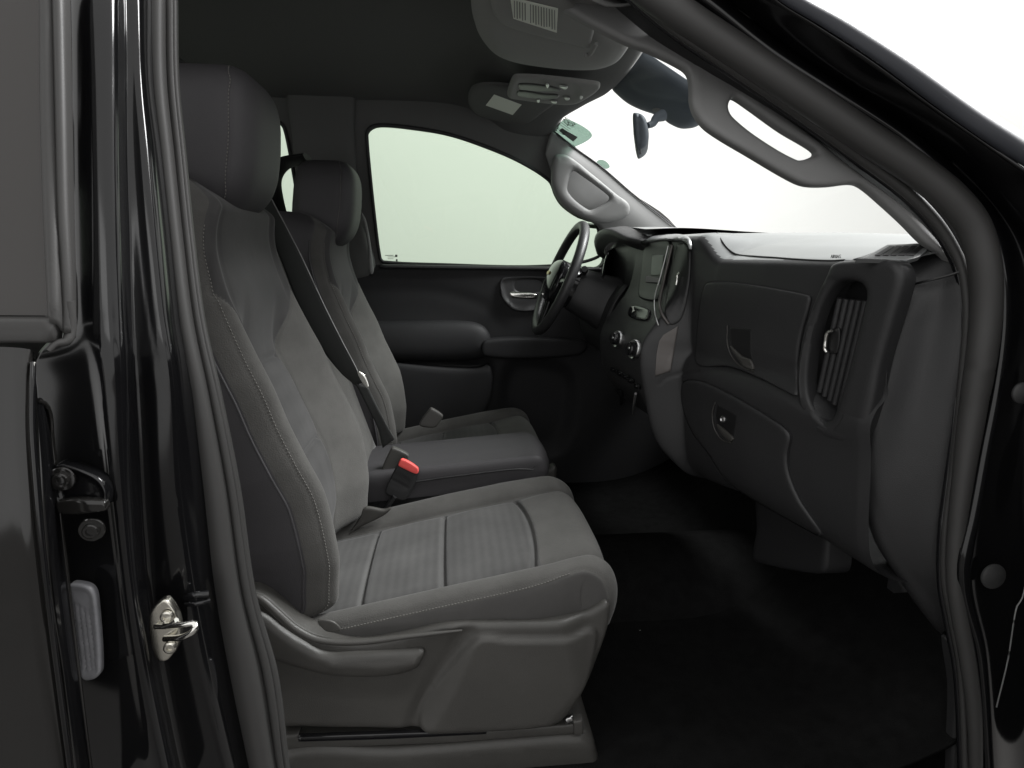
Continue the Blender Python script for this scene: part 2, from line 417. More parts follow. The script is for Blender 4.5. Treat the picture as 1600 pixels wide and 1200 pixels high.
# far front door panel
DY = .84
dp = yplane(DY)
door = thing('driver_door', None, None); door.parent = T
del_keys = None
arm = [(470, 520), (480, 508), (650, 503), (735, 504), (758, 512), (768, 530), (762, 560), (600, 566), (470, 566)]
patch('door_panel', [(420, 413), (560, 414), (700, 415), (960, 419), (1050, 440), (1060, 560), (1060, 820), (800, 840), (420, 820)], dp, M['doorp'], door, step=6, rnd=8, rh=.012, back=.04,
      features=[('region', [(540, 440), (700, 440), (780, 500), (760, 560), (540, 560)], 60, -.02), ('groove', [(560, 455), (680, 456), (760, 480), (780, 505)], 10, .004),
                ('region', [(590, 566), (760, 566), (770, 580), (770, 760), (590, 760)], 14, -.02), ('region', [(795, 575), (880, 575), (895, 620), (870, 700), (790, 700)], 16, -.03), ('groove', [(590, 572), (765, 572)], 6, .010)])
patch('armrest', arm, yplane(.80), M['doorp'], door, step=5, rnd=26, rh=.035, back=.06)
patch('pull_ledge', [(757, 532), (905, 532), (920, 540), (905, 556), (757, 558)], yplane(.79), M['doorp'], door, step=5, rnd=5, rh=.012, back=.06)
patch('map_pocket', [(470, 577), (745, 577), (765, 568), (770, 600), (760, 640), (700, 720), (470, 720)], yplane(.80), M['doorp'], door, step=6, rnd=10, rh=.01, back=.05)
hb = [(782, 440), (788, 434), (850, 433), (862, 440), (858, 470), (845, 484), (806, 486), (790, 474), (783, 462)]
patch('handle_bezel', hb, yplane(.825), M['dash'], door, step=3, rnd=4, rh=.006, back=.02, features=[('region', [(787, 438), (856, 437), (852, 470), (840, 480), (808, 481), (793, 471), (788, 460)], 4, -.012), ('region', [(808, 440), (846, 440), (846, 454), (808, 454)], 3, -.012)])
hd = patch('door_handle', [(796, 457), (802, 456), (838, 459), (838, 467), (803, 466), (797, 463)], yplane(.80), M['chrome'], door, step=2.5, rnd=4, rh=.006, back=.012)
patch('sill_cap', [(594, 413), (940, 418), (940, 424), (594, 419)], yplane(.82), M['dash'], door, step=5, rnd=3, rh=.006, back=.04, round_it=0)

# floor, firewall, rear wall, near rear closure
box('floor_pan', (-.15, -.02, .66), (2.9, 1.62, .04), M['carpet'], T, bv=0)
surf('footwell_carpet', [[(-.3, y, .684), (.4, y, .686), (.75, y, .70), (1.0, y, .82), (1.14, y, 1.05), (1.16, y, 1.40)] for y in (-.80, -.4, 0, .4, .84)], M['carpet'], T, n=30, sub=2, thick=.01)
box('firewall', (1.22, 0, 1.14), (.04, 1.76, 1.0), M['carpet'], T, bv=0)
surf('transmission_tunnel', [[(x, -.24, .684), (x, -.16, .76), (x, 0, .80), (x, .16, .76), (x, .24, .684)] for x in (-.6, .2, .8, 1.15)], M['carpet'], T, n=16, sub=3)
box('rear_wall', (-1.55, 0, 1.30), (.04, 1.70, 1.0), M['headliner'], T, bv=0)
box('rear_header', (-1.55, 0, 2.12), (.04, 1.6, .16), M['headliner'], T, bv=0)
mesh('rear_window', [(-1.55, -.7, 1.8), (-1.55, .7, 1.8), (-1.55, .7, 2.05), (-1.55, -.7, 2.05)], [(0, 1, 2, 3)], M['pane_side'], T, smooth=False)
box('far_body_side', (-.25, .93, 1.08), (2.9, .08, 1.0), M['paint'], T, bv=.01)

# windshield
hl_ = P(870, 190, .60)
WS = [(.43, -.68, 2.13), (.46, 0, 2.18), (.42, .68, 2.13)]; WB_ = [(1.10, -.72, 1.70), (1.28, 0, 1.68), (1.12, .74, 1.70)]
surf('windshield', [WS, [(.80, -.71, 1.92), (.90, 0, 1.94), (.80, .72, 1.92)], WB_], M['pane_front'], T, n=24, sub=5)

# far A pillar + handle
surf('front_pillar_trim', [pts([(862, 205, .70), (894, 229, .72), (940, 262, .74), (990, 305, .76), (1058, 358, .78)]),
                     pts([(856, 222, .71), (884, 248, .71), (925, 280, .73), (968, 322, .75), (1010, 362, .77)]),
                     pts([(852, 240, .72), (864, 275, .73), (885, 320, .74), (930, 350, .78), (950, 372, .80)])], M['pillar'], T, n=40, sub=6, thick=.012)
tube('pillar_edge', pts([(866, 205, .69), (894, 228, .71), (940, 261, .73), (990, 304, .75), (1058, 357, .77)]), .0028, M['trim_dark'], T, n=40, seg=6)
fhp = plane((.4, .665, 2.0), (0.06, 1, .22))
patch('grab_handle', [(866, 245), (874, 240), (890, 243), (925, 270), (965, 303), (984, 318), (984, 334), (966, 345), (936, 348), (906, 338), (880, 320), (866, 298), (862, 278)], fhp, M['pillar'], T, step=3.5, rnd=9, rh=.016, back=.02,
      holes=[[(897, 266), (890, 280), (889, 300), (920, 327), (932, 325), (954, 310), (950, 303), (905, 270)]], round_it=1,
      features=[('groove', [(876, 248), (900, 256), (940, 288), (970, 312)], 1.6, .002)])

# near A pillar trim with its grab handle
nap = plane((.5, -.66, 1.85), (.10, 1, -.30))
L0 = [(900, -60), (960, -8), (1050, 58), (1137, 117), (1260, 203), (1347, 270), (1417, 322), (1463, 368), (1494, 412)]
trim_lo = [(1478, 398), (1450, 380), (1420, 350), (1385, 318), (1355, 293), (1340, 287), (1300, 291), (1265, 290), (1240, 280), (1180, 245), (1110, 202), (1090, 178), (1083, 155), (1083, 140), (1080, 116), (1070, 105), (1012, 76), (1000, 73), (960, 55), (880, 10), (820, -40)]
patch('near_front_pillar_trim', L0+trim_lo, nap, M['pillar'], T, step=5, rnd=9, rh=.010, back=.022,
      holes=[[(1145, 152), (1139, 166), (1146, 182), (1190, 217), (1246, 249), (1262, 248), (1280, 240), (1272, 231), (1225, 203), (1176, 168), (1152, 152)]], round_it=1,
      features=[('groove', [(1093, 60), (1086, 100), (1090, 180)], 3, .0015), ('region', [(1120, 135), (1170, 150), (1300, 250), (1310, 292), (1240, 290), (1110, 210)], 20, .004)])

# ---------------- door opening seal (near side): one long rubber bulb plus its lip
sealR = [(953, -63, -0.7), (993, -30, -0.7), (1038, 4, -0.705), (1113, 54, -0.715), (1198, 110, -0.73), (1283, 167, -0.745), (1368, 224, -0.76), (1434, 267, -0.775), (1486, 309, -0.79), (1521, 354, -0.8), (1538, 410, -0.81), (1541, 480, -0.815), (1533, 560, -0.82), (1520, 640, -0.82), (1507, 730, -0.825), (1496, 820, -0.83), (1492, 900, -0.835), (1500, 965, -0.84), (1512, 1030, -0.845), (1522, 1110, -0.85), (1526, 1230, -0.85)]
seal = thing('door_seal', None, None); seal.parent = T
tube('seal_bulb', pts(sealR), [.024, .024, .024, .024, .024, .024, .024, .024, .024, .023, .022, .021, .019, .016, .014, .013, .013, .013, .012, .011, .010], M['rubber'], seal, n=200, seg=20)
def off(lst, du, dv, dY=0): return [(a+du, b+dv, c+dY) for a, b, c in lst]
lipR = [(950, -45, -.69), (1050, 40, -.695), (1130, 95, -.705), (1255, 180, -.72), (1345, 245, -.735), (1415, 298, -.75), (1462, 345, -.76), (1494, 395, -.77), (1507, 433, -.78), (1512, 495, -.79), (1502, 609, -.795), (1489, 733, -.80), (1477, 836, -.81), (1477, 908, -.815), (1487, 965, -.82), (1502, 1050, -.83), (1510, 1230, -.83)]
tube('seal_lip', pts(lipR), [.010, .010, .010, .010, .010, .010, .009, .008, .007, .006, .006, .006, .006, .006, .006, .006, .006], M['rubber'], seal, n=160, seg=12)
tube('seal_gap', pts(off([(a-6, b+7, c) for a, b, c in lipR], 0, 0, .012)), .007, M['gloss'], seal, n=160, seg=8)
surf('pillar_flange', [pts([(a-26, b+24, c+.10) for a, b, c in lipR[:9]]), pts([(a-4, b+2, c+.03) for a, b, c in lipR[:9]]), pts([(a+22, b-18, c+.03) for a, b, c in lipR[:9]]), pts([(a+48, b-40, c+.04) for a, b, c in lipR[:9]])], M['trim_dark'], T, n=60, sub=3)
# B-pillar side of the seal
sl_left = [(222, -40), (220, 0), (222, 125), (235, 240), (250, 370), (265, 500), (286, 617), (309, 762), (332, 926), (356, 1054), (390, 1210), (400, 1260)]
sl_right = [(274, -40), (275, 0), (277, 125), (288, 215), (301, 330), (318, 500), (344, 675), (373, 827), (397, 996), (432, 1142), (452, 1210), (466, 1260)]
Yb = [-.70, -.715, -.74, -.76, -.785, -.81, -.825, -.835, -.845, -.85, -.855, -.855]
def mixr(f, dY=0): return [(a[0]*(1-f)+b[0]*f, a[1], y+dY) for a, b, y in zip(sl_left, sl_right, Yb)]
surf('seal_bulb', [pts(mixr(0, .02)), pts(mixr(.05, -.002)), pts(mixr(.25, -.016)), pts(mixr(.48, -.016)), pts(mixr(.66, -.002)), pts(mixr(.72, .010)), pts(mixr(.78, -.001)), pts(mixr(.86, -.002)), pts(mixr(.90, .008)), pts(mixr(.95, .001)), pts(mixr(1.0, .016))], M['rubber'], seal, n=120, sub=5, thick=.003, offset=-1)

# ---------------- painted jambs
# channel outside the seal along the A pillar
Cin = [(1010, -60, -.71), (1100, -2, -.725), (1207, 82, -.74), (1312, 150, -.76), (1417, 220, -.775), (1505, 300, -.80), (1548, 360, -.815), (1566, 430, -.825), (1568, 510, -.83), (1556, 609, -.835), (1538, 702, -.84), (1519, 805, -.845), (1503, 880, -.85), (1507, 934, -.85), (1530, 1020, -.855), (1545, 1210, -.86)]
Cmid = [(1090, -60, -.735), (1170, 0, -.75), (1260, 70, -.77), (1340, 125, -.79), (1440, 190, -.80), (1530, 262, -.82), (1600, 340, -.84), (1640, 420, -.85), (1650, 510, -.86), (1650, 609, -.86), (1650, 702, -.86), (1650, 805, -.86), (1650, 880, -.86), (1650, 934, -.86), (1650, 1020, -.86), (1650, 1210, -.86)]
Cout = [(1150, -60, -.80), (1218, 0, -.81), (1276, 36, -.82), (1365, 94, -.84), (1470, 171, -.86), (1540, 220, -.88), (1605, 265, -.90), (1680, 320, -.91), (1700, 510, -.92), (1700, 609, -.92), (1700, 702, -.92), (1700, 805, -.92), (1700, 880, -.92), (1700, 934, -.92), (1700, 1020, -.92), (1700, 1210, -.92)]
Cgv = [(a*.5+c*.5, b*.5+d*.5, y+.018) for (a, b, y), (c, d, y2) in zip(Cin, Cmid)]
surf('door_jamb', [pts(off(Cin, -8, 4, .02)), pts(Cin), pts(Cgv), pts(Cmid), pts(Cout)], M['paint'], T, n=110, sub=6, thick=.004, offset=-1)
Couts = [(1180, -60, -.785), (1262, 0, -.795), (1347, 45, -.81), (1435, 101, -.83), (1522, 164, -.852), (1602, 217, -.875), (1720, 300, -.90)]
Cout7 = [(1150, -60, -.80), (1218, 0, -.81), (1276, 36, -.82), (1365, 94, -.84), (1470, 171, -.86), (1540, 220, -.88), (1680, 310, -.91)]
surf('outer_pillar_skin', [pts(Cout7), pts([((a+c)/2+4, (b+d)/2-3, (y+y2)/2-.016) for (a, b, y), (c, d, y2) in zip(Cout7, Couts)]), pts(Couts), pts(off(Couts, 10, 6, .05))], M['paint_outer_sheen'], T, n=60, sub=6, thick=.004, offset=-1)
for (u, v, r) in ((1596, 614, 19), (1551, 900, 24)):
    c = P(u, v, -.862); disc('jamb_plug', c, (0, -1, .05), 1, 1, M['plug'], T, prof=[(r*.00089, 0), (r*.00088, .003), (r*.0007, .006), (.0001, .008)])
tube('jamb_flange', pts([(1604, 905, -.90), (1597, 935, -.90), (1588, 950, -.90), (1575, 1030, -.90), (1557, 1105, -.90)]), .0011, M['pillar'], T, n=30, seg=6)

# B pillar: rounded painted post between rear door and seal
bz = [-40, 0, 125, 240, 370, 500, 560, 617, 762, 926, 1054, 1210, 1260]
def rail(us, Ys): return [P(u, v, y) for u, v, y in zip(us, bz, Ys)]
tum = np.array([.12, .10, .08, .06, .035, .01, 0, 0, 0, 0, 0, 0, 0])
r0 = rail([100, 102, 104, 106, 108, 110, 60, 60, 66, 80, 100, 118, 122], -.93+tum)
r1 = rail([117, 118, 119, 120, 123, 128, 140, 150, 170, 190, 205, 225, 232], -.955+tum)
r2 = rail([146, 147, 150, 152, 155, 160, 168, 172, 184, 202, 224, 255, 266], -.965+tum)
r3 = rail([176, 176, 177, 178, 181, 186, 190, 192, 198, 212, 234, 266, 277], -.955+tum)
r3b = rail([179, 179, 180, 181, 184, 189, 193, 195, 201, 215, 237, 269, 280], -.935+tum)
r4 = rail([192, 192, 193, 194, 198, 202, 205, 208, 216, 230, 252, 285, 296], -.90+tum)
r5 = rail([205, 205, 206, 210, 220, 235, 246, 256, 262, 282, 308, 344, 356], -.893+tum)
r6 = rail([214, 214, 218, 228, 240, 254, 264, 270, 276, 297, 323, 358, 370], -.89+tum)
r7 = rail([232, 232, 235, 248, 262, 276, 286, 296, 318, 342, 366, 402, 414], -.845+tum)
surf('rear_door_jamb', [r0, r1, r2, r3, r3b, r4, r5, r6, r7], M['paint'], T, n=130, sub=7, thick=.004, offset=-1)
tube('jamb_weld_edge', [p+np.array((0, -.003, 0)) for p in r3], .0016, M['paint'], T, n=120, seg=6)
tube('jamb_weld_edge', [p+np.array((0, -.003, 0)) for p in r6], .0014, M['paint'], T, n=120, seg=6)
# reflective painted wedge between the jamb edge and the seal
surf('sill_return', [pts([(268, 600, -.888), (271, 762, -.888), (292, 908, -.888), (318, 1054, -.888), (352, 1210, -.888)]), pts([(282, 610, -.872), (292, 762, -.872), (315, 908, -.872), (340, 1054, -.872), (372, 1210, -.872)]), pts([(290, 600, -.85), (312, 762, -.85), (338, 926, -.85), (362, 1054, -.85), (398, 1210, -.85)])], M['paint_mid'], T, n=60, sub=6, thick=.003, offset=-1)
patch('jamb_slot', [(324, 1032), (330, 1030), (338, 1062), (339, 1098), (334, 1108), (327, 1070)], yplane(-.888), M['gloss'], T, step=3, rnd=2, rh=.001, back=.004)
# hole hardware on the jamb
tube('jamb_clip', pts([(290, 935, -.90), (304, 930, -.905), (326, 928, -.90)]), .0052, M['gloss'], T, n=10, seg=10)
tube('jamb_clip', pts([(290, 944, -.905), (308, 943, -.908), (328, 938, -.90)]), .0036, M['gloss'], T, n=10, seg=10)

# rear door outer skin + glass + belt moulding
rd = thing('rear_door', None, None); rd.parent = T
patch('door_glass', [(-260, -140), (63, -140), (66, 0), (67, 160), (72, 330), (78, 470), (80, 493), (-260, 491)], plane((-.5, -.99, 1.55), (0, 1, -.20)), M['pane_dark'], rd, step=30, rnd=0, back=.006, round_it=0)
surf('window_moulding', [pts([(66, -60, -.895), (67, 0, -.91), (68, 160, -.94), (73, 330, -.97), (80, 470, -.99), (81, 500, -.995)]), pts([(72, -60, -.90), (73, 0, -.915), (76, 160, -.945), (80, 330, -.975), (84, 470, -.998), (84, 505, -1.0)]), pts([(82, -60, -.892), (84, 0, -.907), (88, 160, -.937), (92, 330, -.967), (97, 470, -.985), (97, 520, -.99)]), pts([(88, -60, -.90), (91, 0, -.915), (95, 160, -.945), (99, 330, -.972), (105, 440, -.985), (106, 520, -.99)]), pts([(103, -60, -.88), (104, 0, -.89), (107, 160, -.915), (110, 330, -.945), (113, 470, -.965), (112, 528, -.97)])], M['rubber'], rd, n=60, sub=6, thick=.004, offset=-1)
patch('belt_moulding', [(-260, 497), (78, 497), (84, 503), (80, 533), (72, 537), (-260, 539)], yplane(-1.005), M['rubber'], rd, step=8, rnd=7, rh=.006, back=.02, round_it=0)
tube('moulding_end', pts([(108, 470, -.985), (110, 515, -.985), (104, 533, -.99), (88, 537, -.995), (76, 548, -1.0)]), [.006, .006, .006, .005, .003], M['rubber'], rd, n=24, seg=12)
surf('door_skin', [pts([(-260, 540, -1.01), (-260, 700, -1.03), (-260, 930, -1.04), (-260, 1260, -1.03)]), pts([(0, 542, -1.01), (0, 700, -1.03), (0, 930, -1.04), (0, 1260, -1.03)]), pts([(44, 545, -1.01), (44, 690, -1.03), (62, 908, -1.04), (108, 1260, -1.03)]), pts([(53, 550, -1.0), (50, 690, -1.02), (70, 908, -1.03), (116, 1260, -1.02)]), pts([(54, 552, -.985), (57, 690, -1.0), (78, 908, -1.01), (124, 1260, -1.0)])], M['paint_mid'], rd, n=50, sub=6)
tube('door_hem', pts([(52, 566, -1.012), (51, 600, -1.02), (52, 690, -1.03), (72, 908, -1.038), (117, 1260, -1.028)]), .003, M['paint'], rd, n=60, seg=8)
surf('door_edge', [pts([(58, 622, -1.0), (62, 690, -1.0), (82, 908, -1.01), (128, 1260, -1.0)]), pts([(66, 622, -.995), (72, 690, -.995), (94, 908, -1.0), (140, 1260, -.99)]), pts([(76, 650, -.975), (82, 690, -.975), (106, 908, -.98), (152, 1260, -.97)])], M['paint'], rd, n=40, sub=5)
tube('door_flange', pts([(59, 625, -1.0), (72, 632, -.99), (79, 650, -.98), (82, 690, -.975), (106, 908, -.98), (141, 1195, -.975), (152, 1260, -.97)]), .0025, M['paint_mid'], rd, n=60, seg=8)
for k in ('door_hem_glint',):
    tube(k, pts([(54, 566, -1.013), (52, 600, -1.02)]), .0014, M['chrome'], rd, n=6, seg=6)

# door check bracket, bolts and vent plate in the gap
br = thing('check_bracket', None, None); br.parent = T
patch('bracket_plate', [(84, 728), (100, 727), (140, 740), (158, 752), (166, 770), (164, 792), (150, 797), (84, 799)], yplane(-.985), M['paint'], br, step=3, rnd=5, rh=.004, back=.02, features=[('region', [(92, 736), (138, 748), (156, 765), (156, 782), (92, 784)], 6, -.006)])
patch('bracket_fold', [(88, 783), (160, 783), (165, 790), (163, 800), (90, 803)], yplane(-.992), M['paint_mid'], br, step=3, rnd=4, rh=.004, back=.01)
for (u, v) in ((97, 748), (144, 827)):
    c = P(u, v, -.985)
    disc('bolt', c, (.2, -1, 0), 1, 1, M['paint_mid'], br, seg=24, prof=[(.0145, 0), (.0145, .002), (.0135, .003), (.0095, .003), (.0088, .008), (.0075, .009), (.005, .009), (.0045, .006), (.0001, .006)])
pv = patch('jamb_vent', [(106, 916), (132, 915), (145, 924), (150, 950), (156, 1050), (148, 1062), (128, 1063), (106, 1000)], yplane(-.975), M['vent'], T, step=3, rnd=4, rh=.004, back=.01,
      features=[('region', [(110, 924), (132, 924), (140, 934), (147, 1045), (140, 1055), (126, 1055), (108, 990)], 4, -.003)]+[('groove', [(112+i*8, 945+i*4), (124+i*8, 1050)], 1.5, .002) for i in range(4)])

# the open front door, hinged at the A pillar and swung out beside the camera
fd = thing('front_passenger_door', None, None); fd.parent = T
hx0, hy0, an = 1.02, -.95, math.radians(70)
dv = np.array((-math.cos(an), -math.sin(an), 0)); dn = np.array((-dv[1], dv[0], 0))
def dpt(s_, z_, t_=0): return np.array((hx0, hy0, 0))+dv*s_+dn*t_+np.array((0, 0, z_))
def slab(name, o2, t0, t1, m):
    n = len(o2); V = [dpt(a, b, t0) for a, b in o2]+[dpt(a, b, t1) for a, b in o2]
    o = mesh(name, V, [tuple(range(n)), tuple(range(n, 2*n))[::-1]]+[(i, i+n, (i+1) % n+n, (i+1) % n) for i in range(n)], m, fd); bevel(o, .01); return o
slab('door_shell', [(0, .52), (.1, .42), (1.05, .42), (1.12, .52), (1.12, 1.62), (.08, 1.62), (0, 1.5)], -.03, .06, M['paint'])
slab('inner_panel', [(.04, .66), (1.06, .66), (1.06, 1.60), (.08, 1.60), (.03, 1.45)], .06, .11, M['trim_dark'])
slab('inner_panel', [(.04, .66), (1.06, .66), (1.06, 1.60), (.08, 1.60), (.03, 1.45)], -.06, -.03, M['trim_dark'])
tube('window_frame', [dpt(.06, 1.60, 0), dpt(.35, 1.85, .03), dpt(.72, 2.05, .06), dpt(1.00, 2.10, .07), dpt(1.08, 2.02, .06), dpt(1.10, 1.62, 0)], .03, M['paint'], fd, n=40, seg=10)

# striker
st = thing('door_striker', 'shiny zinc door striker with U-shaped loop bolted to the black jamb', 'door striker', tuple(P(262, 990, -.93)))
sp = yplane(-.945)
patch('striker_plate', [(234, 958), (252, 938), (262, 940), (276, 962), (281, 990), (276, 1012), (262, 1032), (248, 1034), (236, 1012), (232, 985)], sp, M['zinc'], st, step=2.5, rnd=3, rh=.003, back=.012, round_it=1)
tube('striker_loop', pts([(250, 978, -.945), (264, 977, -.958), (290, 975, -.968), (303, 974, -.97), (306, 980, -.972), (300, 988, -.972), (283, 996, -.965), (258, 998, -.945)]), .0042, M['chrome'], st, n=50, seg=12)
tube('striker_bar', pts([(243, 979, -.948), (262, 978, -.958), (276, 969, -.962)]), .0035, M['chrome'], st, n=12, seg=10)
for (u, v) in ((261, 963), (266, 1011)):
    disc('screw', P(u, v, -.947), (.15, -1, 0), 1, 1, M['zinc'], st, seg=20, prof=[(.0085, 0), (.008, .003), (.006, .0045), (.0035, .0045), (.003, .002), (.0001, .002)])

box('dash_light_block', (1.0, -.665, 1.25), (.28, .02, .5), M['trim_dark'], T, bv=0)  # unseen plate added behind the dash end to stop a light leak
box('cowl_light_block', (1.28, 0, 1.63), (.24, 1.74, .05), M['trim_dark'], T, bv=.005)  # hidden plate added under the windshield base to keep stray light out
# under-seat riser and sill
patch('seat_riser', [(440, 1176), (617, 1172), (925, 1150), (932, 1163), (934, 1260), (430, 1260)], yplane(-.70), M['trim'], T, step=7, rnd=12, rh=.02, back=.5, round_it=1)
patch('side_kick_trim', [(1484, 1000), (1497, 1006), (1508, 1060), (1508, 1250), (1490, 1250), (1493, 1080)], yplane(-.80), M['dash'], T, step=5, rnd=6, rh=.008, back=.02)

# ================================================================== SEATS
YC = -.41
def interp_prof(ctrl, n):
    return cr(np.array(ctrl, float), n)
def stitches(name, curve, parent, step=.0065, ln=.0042, r=.0010, m=None):
    """little thread dashes along a 3D polyline"""
    p = np.asarray(curve); L = np.r_[0, np.cumsum(np.linalg.norm(np.diff(p, axis=0), axis=1))]
    V = []; Fc = []; s = .003
    while s+ln < L[-1]:
        a = np.array([np.interp(s, L, p[:, k]) for k in range(3)]); b = np.array([np.interp(s+ln, L, p[:, k]) for k in range(3)])
        v, f = tube_vf(np.array([a, (a+b)/2+0*a, b]), [r*.6, r, r*.6], seg=5, base=len(V)); V += list(v); Fc += f; s += step
    return mesh(name, V, Fc, m or M['stitch'], parent)

def make_seat():
    t = thing('front_seat', 'dark grey cloth front passenger seat nearest the open door', 'car seat', (0, YC, .87), group='front bucket seats')
    # ---- backrest
    tr = [(519, 985), (520, 925), (521, 883), (500, 784), (473, 730), (442, 672), (414, 611), (382, 553), (338, 463), (316, 400), (310, 360), (314, 318), (322, 290)]
    fl = np.array([P(u, v, -.665) for u, v in tr])[:, [0, 2]]
    NT, NSv = 280, 181
    Fl = cr(fl, NT); z = Fl[:, 1]
    Tn = np.gradient(Fl, axis=0); Tn /= np.linalg.norm(Tn, axis=1)[:, None]
    # smooth lean
    for _ in range(40): Tn[1:-1] = (Tn[:-2]+Tn[1:-1]*2+Tn[2:])/4
    Nn = np.stack([Tn[:, 1], -Tn[:, 0]], 1); Nn /= np.linalg.norm(Nn, axis=1)[:, None]
    half = [(-1.0, -.185), (-1.0, -.10), (-1.0, -.06), (-.992, -.048), (-.975, -.028), (-.955, -.012), (-.91, .003), (-.84, .004), (-.75, -.008), (-.64, -.030), (-.53, -.052), (-.46, -.062), (-.40, -.061), (-.32, -.056), (-.15, -.053), (0, -.052)]
    hp = interp_prof([(a*.26, b) for a, b in half], 90); hp = np.vstack([hp, np.stack([-hp[-2::-1, 0], hp[-2::-1, 1]], 1)]); hp[:, 0] /= .26
    n_ = len(hp)
    tt = np.linspace(0, 1, NT)
    zz = (z-z.min())/(z.max()-z.min())
    W = np.interp(z, [1.0, 1.15, 1.3, 1.45, 1.58, 1.66, 1.72, 1.76], [.245, .262, .268, .258, .238, .220, .200, .175])
    V = np.zeros((NT, n_, 3))
    top = sstep((tt-.955)/.045); bot = sstep((.07-tt)/.07)
    for i in range(NT):
        x = hp[:, 1].copy(); s = hp[:, 0]
        # shoulder area: insert fills out to the top, bolsters fade
        fade = float(np.clip((z[i]-1.46)/.14, 0, 1)); fade = float(sstep(np.array(fade)))
        core = (np.abs(s) < .9)
        flat = .002-.010*np.abs(s)**4
        x = np.where(core, x*(1-fade)+flat*fade*sstep((.95-np.abs(s))/.25)+x*fade*(1-sstep((.95-np.abs(s))/.25)), x)
        # seams
        g = lambda c, wd: np.exp(-((s-c)/wd)**2)
        sb = .46+.49*fade
        x -= .007*(1-.75*sstep(np.array((z[i]-1.56)/.06)))*(g(-sb, .016)+g(sb, .016))
        x -= .0028*(g(-.955, .012)+g(.955, .012))
        inner = sstep((sb-np.abs(s))/.05)
        zs = [Fl[np.argmin(abs(z-1.455)), 1], 1.255]
        for z0 in (1.452, 1.262): x -= .008*inner*np.exp(-((z[i]-z0-.012*(1-(s/.6)**2))/.006)**2)
        x += .006*inner*np.sin(np.clip((z[i]-1.05)/.20, 0, 1)*math.pi)+.006*inner*np.sin(np.clip((z[i]-1.27)/.18, 0, 1)*math.pi)
        q = max(top[i], 0); qb = max(bot[i], 0)
        cen = -.09
        k = math.sqrt(max(0, 1-(q*.97)**2)) if q > 0 else 1
        kb = math.sqrt(max(0, 1-(qb*.9)**2)) if qb > 0 else 1
        xo = cen+(x-cen)*k*kb
        y = s*W[i]*(1-.22*(1-k))
        # curved side faces
        V[i, :, 0] = Fl[i, 0]+Nn[i, 0]*xo+Tn[i, 0]*0
        V[i, :, 1] = YC+y
        V[i, :, 2] = Fl[i, 1]+Nn[i, 1]*xo*.9
    # back shell columns close the ring
    Vb = V.reshape(-1, 3)
    faces = grid_faces(NT, n_)
    s_mid = (hp[:-1, 0]+hp[1:, 0])/2; xm = (hp[:-1, 1]+hp[1:, 1])/2
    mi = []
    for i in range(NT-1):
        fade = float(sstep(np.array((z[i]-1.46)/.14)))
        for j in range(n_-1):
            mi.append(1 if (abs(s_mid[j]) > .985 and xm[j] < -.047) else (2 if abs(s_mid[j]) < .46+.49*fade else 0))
    # close back
    faces += [(i*n_, i*n_+n_-1, (i+1)*n_+n_-1, (i+1)*n_)[::-1] for i in range(NT-1)]; mi += [1]*(NT-1)
    faces += [tuple(range(n_))[::1], tuple((NT-1)*n_+k for k in range(n_))[::-1]]; mi += [1, 0]
    mesh('backrest', Vb, faces, None, t, mats=[M['cloth'], M['leather'], M['insert_back_shaded']], midx=mi)
    G = V
    def col(sval, lift=.0012, lo=0.03, hi=.93):
        j = int(np.argmin(np.abs(hp[:, 0]-sval))) if abs(sval) < .98 else None
        p = G[:, j].copy() if j is not None else None
        c = p[int(NT*lo):int(NT*hi)]; nn = np.stack([Nn[int(NT*lo):int(NT*hi), 0], np.full(len(c), -.25*np.sign(-sval)), Nn[int(NT*lo):int(NT*hi), 1]], 1)
        return c+nn*lift
    for sv in (-.945, .945): stitches('stitching', col(sv), t)
    jp = int(np.argmin(np.abs(hp[:n_//2, 1]+.052)+(np.abs(hp[:n_//2, 0]) < .97)*9))
    for sg in (-1, 1):
        j = jp if sg < 0 else n_-1-jp
        c = G[8:int(NT*.93), j]+np.array((0, sg*.0012, 0)); tube('piping', c, .0022, M['leather'], t, n=100, seg=8)

    # ---- cushion
    topc = [(-.32, .955), (-.20, .978), (-.10, .998), (0, 1.018), (.10, 1.036), (.18, 1.052), (.245, 1.066), (.275, 1.068), (.300, 1.052), (.312, 1.022), (.312, .99), (.302, .955)]
    NC = 330; tc_ = cr(np.array(topc), NC)
    Tc = np.gradient(tc_, axis=0); Tc /= np.linalg.norm(Tc, axis=1)[:, None]; Nc = np.stack([-Tc[:, 1], Tc[:, 0]], 1)
    hc = [(-1.0, -.075), (-1.01, -.05), (-1.012, -.02), (-1.0, .004), (-.97, .018), (-.92, .026), (-.85, .026), (-.77, .012), (-.72, -.002), (-.67, -.006), (-.60, -.002), (-.3, .003), (0, .004)]
    hq = cr(np.array([(a*.26, b) for a, b in hc]), 90); hq = np.vstack([hq, np.stack([-hq[-2::-1, 0], hq[-2::-1, 1]], 1)]); hq[:, 0] /= .26
    m_ = len(hq); G2 = np.zeros((NC, m_, 3)); mi = []
    for i in range(NC):
        X = tc_[i, 0]; s = hq[:, 0]; h = hq[:, 1].copy()
        Wc = float(np.interp(X, [-.3, -.2, 0, .2, .28], [.262, .265, .270, .270, .264]))
        arc = i/(NC-1)
        nose = sstep(np.array((arc-.60)/.22))
        h = h*(1-.35*nose*(np.abs(s) < 1))
        inner = sstep((.70-np.abs(s))/.06)
        bow = .018*(1-(s/.7)**2)
        for X0, dp_ in ((-.185, .007), (-.022, .009), (.155, .009)):
            h -= dp_*inner*np.exp(-((X-X0-(bow if X0 > .1 else 0))/.0055)**2)*(1-nose*.9 if X0 > .2 else 1)
